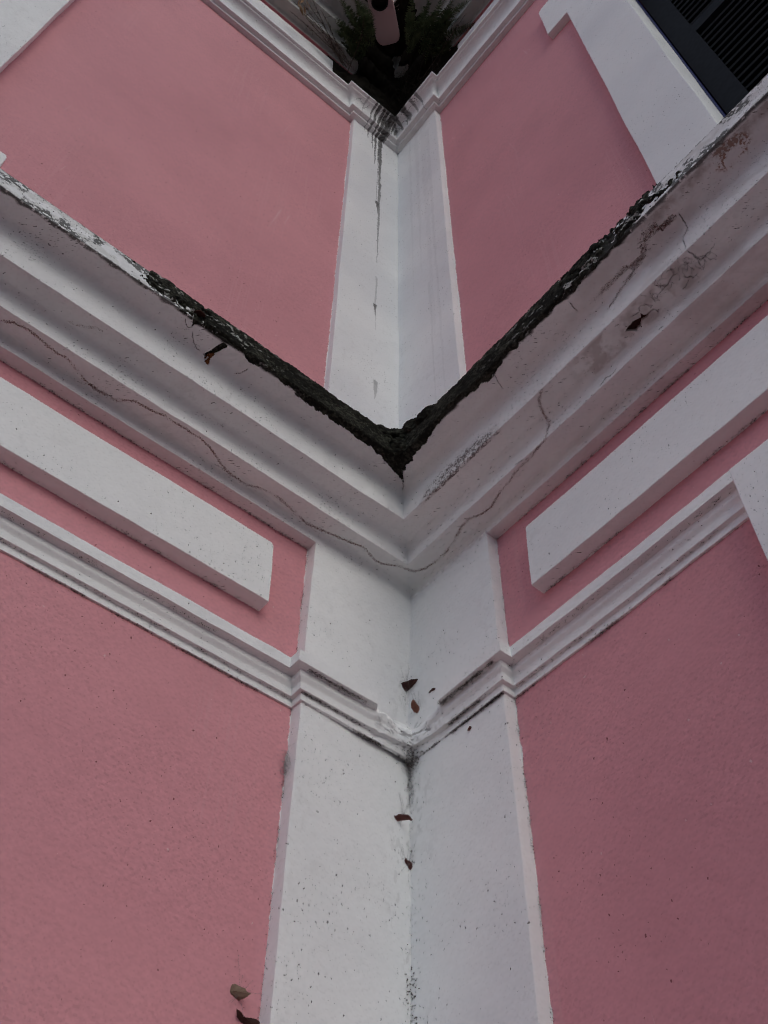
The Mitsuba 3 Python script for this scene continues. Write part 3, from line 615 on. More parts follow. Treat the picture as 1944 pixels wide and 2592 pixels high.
# ---------------------------------------------------------------- measured marks on the plaster (world coordinates, half millimetres)
TRAILS = {"t1":[[-3876,-110,6926,-3862,-119,6925,-3848,-128,6924,-3834,-137,6923,-3821,-146,6922,-3807,-154,6921,-3793,-163,6920,-3778,-166,6919,-3764,-168,6919,-3749,-170,6919,-3734,-172,6919,-3719,-174,6920,-3705,-177,6920,-3690,-179,6920,-3675,-181,6920,-3660,-178,6920,-3646,-175,6920,-3631,-173,6920,-3617,-170,6921,-3602,-167,6921,-3587,-164,6921,-3573,-161,6922,-3558,-158,6922,-3543,-155,6923,-3528,-152,6923,-3514,-149,6924,-3499,-146,6925,-3484,-144,6925,-3469,-141,6925,-3454,-138,6925,-3439,-135,6926,-3424,-138,6926,-3408,-141,6926,-3393,-145,6925,-3378,-148,6924,-3362,-151,6924,-3348,-144,6925,-3334,-138,6926,-3320,-132,6927,-3305,-125,6927,-3291,-119,6928,-3277,-112,6929,-3262,-106,6930,-3247,-99,6930,-3233,-92,6931,-3218,-86,6931,-3203,-79,6931,-3188,-72,6931,-3173,-66,6931,-3156,-63,6931,-3140,-62,6930,-3123,-59,6929,-3106,-57,6929,-3090,-55,6928,-3073,-53,6928,-3056,-51,6927,-3040,-52,6927,-3023,-54,6928,-3007,-55,6928,-2990,-56,6929,-2974,-57,6929,-2957,-59,6930,-2940,-60,6930,-2924,-61,6931,-2907,-63,6931,-2893,-73,6931,-2880,-84,6930,-2866,-95,6928,-2853,-106,6928,-2839,-117,6927,-2826,-128,6926,-2812,-138,6926,-2799,-149,6925,-2782,-150,6926,-2765,-150,6926,-2748,-151,6927,-2731,-152,6927,-2714,-153,6927,-2697,-153,6927,-2680,-154,6927,-2663,-156,6927,-2648,-159,6926,-2633,-163,6926,-2617,-167,6924,-2602,-170,6924,-2587,-174,6924,-2572,-177,6923,-2556,-181,6923,-2540,-181,6923,-2524,-181,6923,-2508,-181,6924,-2491,-181,6925,-2475,-180,6925,-2458,-180,6926,-2442,-180,6927,-2425,-180,6927,-2409,-179,6928,-2392,-179,6929,-2375,-179,6929,-2359,-179,6930,-2342,-179,6930,-2326,-179,6930,-2309,-179,6930,-2293,-180,6929,-2276,-180,6929,-2260,-180,6929,-2243,-180,6929,-2226,-180,6929,-2209,-176,6930,-2192,-171,6930,-2175,-167,6930,-2158,-162,6931,-2141,-157,6932,-2124,-152,6933,-2108,-144,6933,-2092,-136,6934,-2076,-128,6934,-2060,-120,6935,-2044,-112,6936,-2027,-103,6937,-2011,-95,6938,-1995,-86,6939,-1978,-80,6939,-1961,-73,6939,-1945,-67,6940,-1928,-61,6939,-1912,-55,6938,-1895,-49,6937,-1879,-44,6935,-1862,-44,6935,-1845,-44,6935,-1828,-43,6935,-1811,-43,6935,-1793,-43,6935,-1776,-43,6935,-1759,-43,6935,-1742,-43,6935,-1725,-43,6934,-1709,-47,6936,-1693,-52,6937,-1677,-57,6938,-1661,-62,6939,-1646,-67,6939,-1630,-73,6939,-1615,-79,6938,-1600,-85,6937,-1582,-88,6937,-1564,-90,6936,-1546,-92,6936,-1528,-95,6936,-1510,-97,6935,-1492,-100,6935,-1475,-102,6934,-1456,-104,6934,-1437,-101,6934,-1418,-97,6934,-1399,-93,6934,-1380,-89,6934,-1361,-85,6934,-1341,-81,6934,-1322,-77,6934,-1303,-73,6934,-1283,-69,6935,-1264,-65,6934,-1245,-61,6934,-1226,-56,6933,-1206,-53,6932,-1187,-49,6931,-1168,-45,6930,-1149,-41,6929,-1132,-42,6930,-1115,-44,6931,-1098,-45,6931,-1082,-47,6931,-1065,-49,6932,-1045,-51,6932,-1026,-54,6933,-1006,-57,6934,-986,-59,6935,-966,-62,6936,-947,-65,6936,-929,-70,6935,-909,-73,6936,-891,-77,6936,-873,-82,6934,-854,-86,6934,-835,-90,6934,-816,-94,6933,-796,-98,6933,-777,-101,6933,-757,-104,6933,-737,-107,6933,-718,-111,6933,-700,-116,6932,-682,-121,6932,-664,-127,6932,-645,-132,6931,-627,-137,6931,-609,-142,6931,-590,-135,6932,-571,-128,6932,-552,-121,6933,-532,-114,6934,-513,-107,6934,-494,-100,6935,-475,-93,6935,-455,-86,6936,-437,-89,6936,-419,-92,6936,-401,-95,6935,-383,-98,6934,-368,-108,6934,-352,-118,6933,-337,-129,6932,-323,-139,6931,-308,-150,6929,-293,-161,6928,-277,-171,6928,-260,-173,6929,-244,-177,6929,-227,-180,6928,-210,-183,6928,-193,-186,6928,-178,-192,6928,-161,-197,6930,-144,-203,6932,-128,-208,6933,-116,-223,6935,-104,-238,6936,-93,-253,6937,-81,-269,6938,-77,-286,6939,-74,-304,6939,-70,-321,6939,-66,-338,6941,-63,-356,6941,-60,-375,6940,-60,-395,6940,-59,-416,6940,-59,-436,6940,-59,-457,6940,-59,-477,6940,-59,-498,6940,-58,-518,6940,-62,-538,6941,-65,-558,6942,-69,-578,6941,-74,-599,6941,-78,-619,6940,-82,-640,6940,-89,-660,6939,-96,-680,6938,-103,-700,6938,-110,-720,6937,-116,-740,6936,-123,-760,6936,-130,-779,6936,-136,-799,6935,-143,-818,6934,-144,-839,6934,-145,-860,6934,-146,-880,6934,-147,-900,6935,-139,-917,6935,-132,-934,6935,-124,-951,6936,-116,-968,6937,-109,-985,6937,-102,-1003,6936,-99,-1022,6936,-97,-1040,6936,-95,-1059,6937,-92,-1077,6937,-89,-1095,6938,-95,-1115,6937,-101,-1134,6937,-107,-1154,6936,-112,-1173,6936,-118,-1192,6936,-123,-1212,6936,-129,-1231,6936,-135,-1250,6935,-140,-1269,6935,-143,-1289,6934,-145,-1308,6934,-147,-1327,6933,-150,-1346,6932,-152,-1366,6932,-155,-1385,6931,-157,-1404,6930,-164,-1424,6929,-170,-1444,6929,-176,-1464,6928,-182,-1484,6927,-183,-1503,6927,-184,-1522,6927,-185,-1541,6927,-186,-1560,6927,-187,-1579,6927,-188,-1598,6927,-189,-1617,6927,-190,-1636,6927,-191,-1655,6926,-192,-1674,6926,-195,-1692,6926,-198,-1711,6925,-201,-1729,6925,-205,-1748,6924,-208,-1766,6923,-211,-1784,6923,-214,-1802,6923,-217,-1820,6923,-219,-1838,6925,-220,-1854,6929,-219,-1862,6950,-219,-1870,6971,-219,-1878,6990,-219,-1887,7010,-219,-1895,7030,-220,-1905,7047,-224,-1917,7060,-234,-1916,7077,-245,-1918,7090,-259,-1920,7100,-273,-1924,7107,-289,-1928,7112,-306,-1936,7115,-324,-1946,7116,-341,-1955,7117,-359,-1964,7118,-377,-1973,7118,-395,-1982,7119,-404,-1997,7119,-412,-2012,7119,-421,-2027,7120,-429,-2041,7120,-438,-2056,7121,-446,-2070,7121],[0,1,-10,0,1,-10,0,1,-10,0,1,-10,0,1,-10,0,1,-10,0,1,-10,0,1,-10,0,1,-10,0,1,-10,0,1,-10,0,1,-10,0,1,-10,0,1,-10,0,1,-10,0,1,-10,0,1,-10,0,1,-10,0,1,-10,0,1,-10,0,1,-10,0,1,-10,0,1,-10,0,1,-10,0,1,-10,0,1,-10,0,1,-10,0,1,-10,0,1,-10,0,1,-10,0,1,-10,0,1,-10,0,1,-10,0,1,-10,0,1,-10,0,1,-10,0,1,-10,0,1,-10,0,1,-10,0,1,-10,0,1,-10,0,0,-10,0,1,-10,0,1,-10,0,1,-10,0,1,-10,0,1,-10,0,1,-10,0,1,-10,0,-3,-10,0,-3,-10,0,-2,-10,0,-2,-10,0,-3,-10,0,-3,-10,0,-3,-10,0,-3,-10,0,-2,-10,0,-2,-10,0,-3,-10,0,-3,-10,0,-3,-10,0,-3,-10,0,-3,-10,0,-2,-10,0,1,-10,0,1,-10,0,1,-10,0,1,-10,0,1,-10,0,1,-10,0,1,-10,0,1,-10,0,1,-10,0,1,-10,0,1,-10,0,1,-10,0,1,-10,0,1,-10,0,1,-10,0,1,-10,0,1,-10,0,1,-10,0,1,-10,0,1,-10,0,1,-10,0,1,-10,0,1,-10,0,1,-10,0,1,-10,0,1,-10,0,1,-10,1,1,-10,1,1,-10,0,1,-10,0,1,-10,0,1,-10,0,1,-10,0,1,-10,0,1,-10,0,1,-10,0,1,-10,0,1,-10,0,1,-10,0,1,-10,0,1,-10,0,1,-10,0,1,-10,0,1,-10,0,1,-10,0,1,-10,0,1,-10,0,1,-10,0,1,-10,0,1,-10,0,1,-10,0,1,-10,0,1,-10,0,1,-10,0,1,-10,0,1,-10,0,1,-10,0,1,-10,0,1,-10,0,1,-10,0,-3,-10,0,-3,-10,0,-3,-10,0,-2,-10,0,-2,-10,0,-2,-10,0,-2,-10,0,-3,-10,0,-5,-9,0,-5,-8,0,-5,-8,0,-5,-9,0,-5,-9,0,-2,-10,0,-2,-10,0,-2,-10,0,-2,-10,0,1,-10,0,1,-10,0,1,-10,0,1,-10,0,1,-10,0,1,-10,0,1,-10,0,1,-10,0,1,-10,0,1,-10,0,1,-10,0,1,-10,0,1,-10,0,1,-10,0,1,-10,0,1,-10,0,1,-10,0,1,-10,0,1,-10,0,1,-10,0,1,-10,0,-3,-10,0,-2,-10,0,-2,-10,0,-2,-10,0,-2,-10,0,-5,-9,0,-5,-9,0,-5,-9,0,-5,-8,0,-5,-8,0,-5,-9,0,-2,-10,0,-2,-10,0,-2,-10,0,-2,-10,0,-2,-10,0,-2,-10,0,-2,-10,1,1,-10,1,1,-10,0,1,-10,0,1,-10,0,1,-10,0,1,-10,0,1,-10,0,1,-10,0,1,-10,0,1,-10,0,1,-10,0,1,-10,0,1,-10,0,1,-10,0,1,-10,0,1,-10,0,1,-10,0,1,-10,0,1,-10,0,1,-10,0,1,-10,0,1,-10,0,1,-10,0,1,-10,0,1,-10,0,1,-10,0,1,-10,0,1,-10,0,1,-10,0,1,-10,0,1,-10,0,1,-10,0,1,-10,0,1,-10,0,1,-10,0,1,-10,0,1,-10,0,1,-10,0,1,-10,0,1,-10,0,1,-10,0,1,-10,1,0,-10,1,0,-10,1,0,-10,1,0,-10,1,0,-10,1,0,-10,1,0,-10,1,0,-10,1,0,-10,1,0,-10,1,0,-10,1,0,-10,-2,0,-10,-2,0,-10,-2,0,-10,-2,0,-10,-2,0,-10,-2,0,-10,-2,0,-10,-2,0,-10,-2,0,-10,-2,0,-10,1,0,-10,1,0,-10,1,0,-10,1,0,-10,1,0,-10,1,0,-10,1,0,-10,1,0,-10,1,0,-10,1,0,-10,1,0,-10,1,0,-10,1,0,-10,1,0,-10,1,0,-10,1,0,-10,1,0,-10,1,0,-10,1,0,-10,1,0,-10,1,0,-10,1,0,-10,1,0,-10,1,0,-10,1,0,-10,1,0,-10,1,0,-10,1,0,-10,1,0,-10,1,0,-10,1,0,-10,1,0,-10,1,0,-10,1,0,-10,1,0,-10,1,0,-10,1,0,-10,1,0,-10,1,0,-10,1,0,-10,1,0,-10,1,0,-10,1,0,-10,1,0,-10,1,0,-10,1,0,-10,1,0,-10,1,0,-10,1,0,-10,1,0,-10,1,0,-10,1,0,-10,1,0,-10,1,0,-10,1,0,-10,1,0,-10,1,0,-10,1,0,-10,1,0,-10,1,0,-10,1,0,-10,1,0,-10,1,0,-10,1,0,-10,1,0,-10,1,0,-10,-3,0,-10,-9,0,-4,-10,0,0,-10,0,0,-10,0,0,-10,0,0,-10,0,0,-10,0,-1,-10,0,-1,-9,0,-4,-8,0,-6,-6,0,-8,-6,0,-8,-4,0,-9,-2,0,-10,0,0,-10,0,0,-10,0,0,-10,0,0,-10,0,0,-10,0,0,-10,0,0,-10,0,0,-10,0,0,-10,0,0,-10,0,0,-10,-4,0,-9]],"t2":[[-3490,-300,7108,-3477,-303,7109,-3464,-306,7110,-3452,-310,7110,-3439,-313,7111,-3427,-318,7111,-3416,-323,7111,-3404,-328,7111,-3392,-333,7112,-3381,-340,7112,-3370,-346,7113,-3359,-353,7113,-3349,-360,7114,-3336,-365,7115,-3324,-370,7115,-3312,-375,7116,-3300,-380,7117,-3287,-386,7117,-3275,-391,7117,-3262,-396,7117,-3250,-401,7117,-3237,-406,7117,-3225,-411,7117],[0,-2,-10,0,-2,-10,0,-2,-10,0,-1,-10,0,0,-10,0,0,-10,0,0,-10,0,0,-10,0,0,-10,0,0,-10,0,-1,-10,0,-1,-10,0,-1,-10,0,-1,-10,0,-1,-10,0,-1,-10,0,0,-10,0,0,-10,0,0,-10,0,0,-10,0,0,-10,0,0,-10,0,-1,-10]],"t3":[[-549,-3578,7459,-552,-3564,7459,-554,-3550,7460,-557,-3535,7460,-559,-3521,7461,-560,-3508,7461,-560,-3495,7461,-561,-3482,7462,-562,-3469,7462,-562,-3456,7462,-565,-3441,7462,-568,-3426,7462,-571,-3410,7462,-579,-3396,7462,-586,-3382,7462,-593,-3368,7463,-591,-3355,7463,-590,-3343,7463,-588,-3330,7463,-580,-3319,7462,-572,-3308,7462,-564,-3297,7463,-556,-3286,7462,-546,-3275,7459,-535,-3264,7456,-526,-3253,7453,-518,-3242,7450,-511,-3231,7446,-504,-3220,7441,-499,-3205,7437,-494,-3190,7433,-489,-3175,7428,-487,-3161,7425,-485,-3146,7423,-483,-3131,7420,-481,-3116,7418,-479,-3101,7415,-477,-3086,7412,-475,-3072,7409,-474,-3057,7405,-472,-3044,7403,-471,-3031,7400,-469,-3017,7397,-468,-3004,7395,-466,-2990,7392,-464,-2975,7388,-462,-2959,7383,-460,-2944,7377,-458,-2928,7373,-456,-2913,7366,-456,-2898,7358,-455,-2883,7351,-454,-2869,7343,-455,-2855,7335,-455,-2840,7328,-455,-2826,7321,-455,-2812,7314],[-2,0,-10,-2,0,-10,-2,0,-10,-2,0,-10,-2,0,-10,-2,0,-10,-2,0,-10,-2,0,-10,-2,0,-10,-2,0,-10,0,0,-10,0,0,-10,0,0,-10,0,0,-10,0,0,-10,0,0,-10,0,0,-10,0,0,-10,0,0,-10,0,0,-10,0,0,-10,0,0,-10,-2,0,-10,-2,0,-10,-4,0,-9,-4,0,-9,-4,0,-9,-6,0,-8,-6,0,-8,-6,0,-8,-7,0,-7,-7,0,-7,-7,0,-7,-7,0,-7,-8,0,-7,-8,0,-7,-9,0,-5,-9,0,-5,-9,0,-5,-9,0,-5,-9,0,-5,-9,0,-5,-9,0,-5,-9,0,-5,-10,0,-3,-10,0,-3,-10,0,-3,-10,0,-3,-10,0,-3,-10,0,-1,-10,0,-1,-10,0,-1,-10,0,0,-10,0,0,-10,0,0,-10,0,0,-10,0,0]],"t4":[[-504,-3220,7441,-507,-3205,7443,-510,-3189,7445,-513,-3174,7447,-514,-3158,7448,-515,-3142,7448,-516,-3127,7449,-517,-3111,7449,-518,-3095,7450,-518,-3081,7450,-518,-3066,7450,-518,-3052,7450,-518,-3038,7450,-518,-3023,7450,-517,-3009,7450,-519,-2993,7450,-520,-2977,7450,-521,-2961,7451,-522,-2945,7451,-524,-2929,7451,-524,-2914,7452,-524,-2898,7452,-525,-2883,7452,-525,-2867,7452,-526,-2852,7452,-526,-2835,7452,-526,-2819,7452,-526,-2802,7452,-526,-2786,7452,-524,-2773,7451,-522,-2760,7450,-520,-2747,7449,-518,-2734,7448],[-6,0,-8,-6,0,-8,-6,0,-8,-6,0,-8,-6,0,-8,-6,0,-8,-6,0,-8,-6,0,-8,-4,0,-9,-4,0,-9,-4,0,-9,-4,0,-9,-4,0,-9,-4,0,-9,-4,0,-9,-4,0,-9,-4,0,-9,-4,0,-9,-4,0,-9,-4,0,-9,-4,0,-9,-4,0,-9,-4,0,-9,-4,0,-9,-4,0,-9,-4,0,-9,-4,0,-9,-4,0,-9,-4,0,-9,-4,0,-9,-4,0,-9,-4,0,-9,-4,0,-9]]}
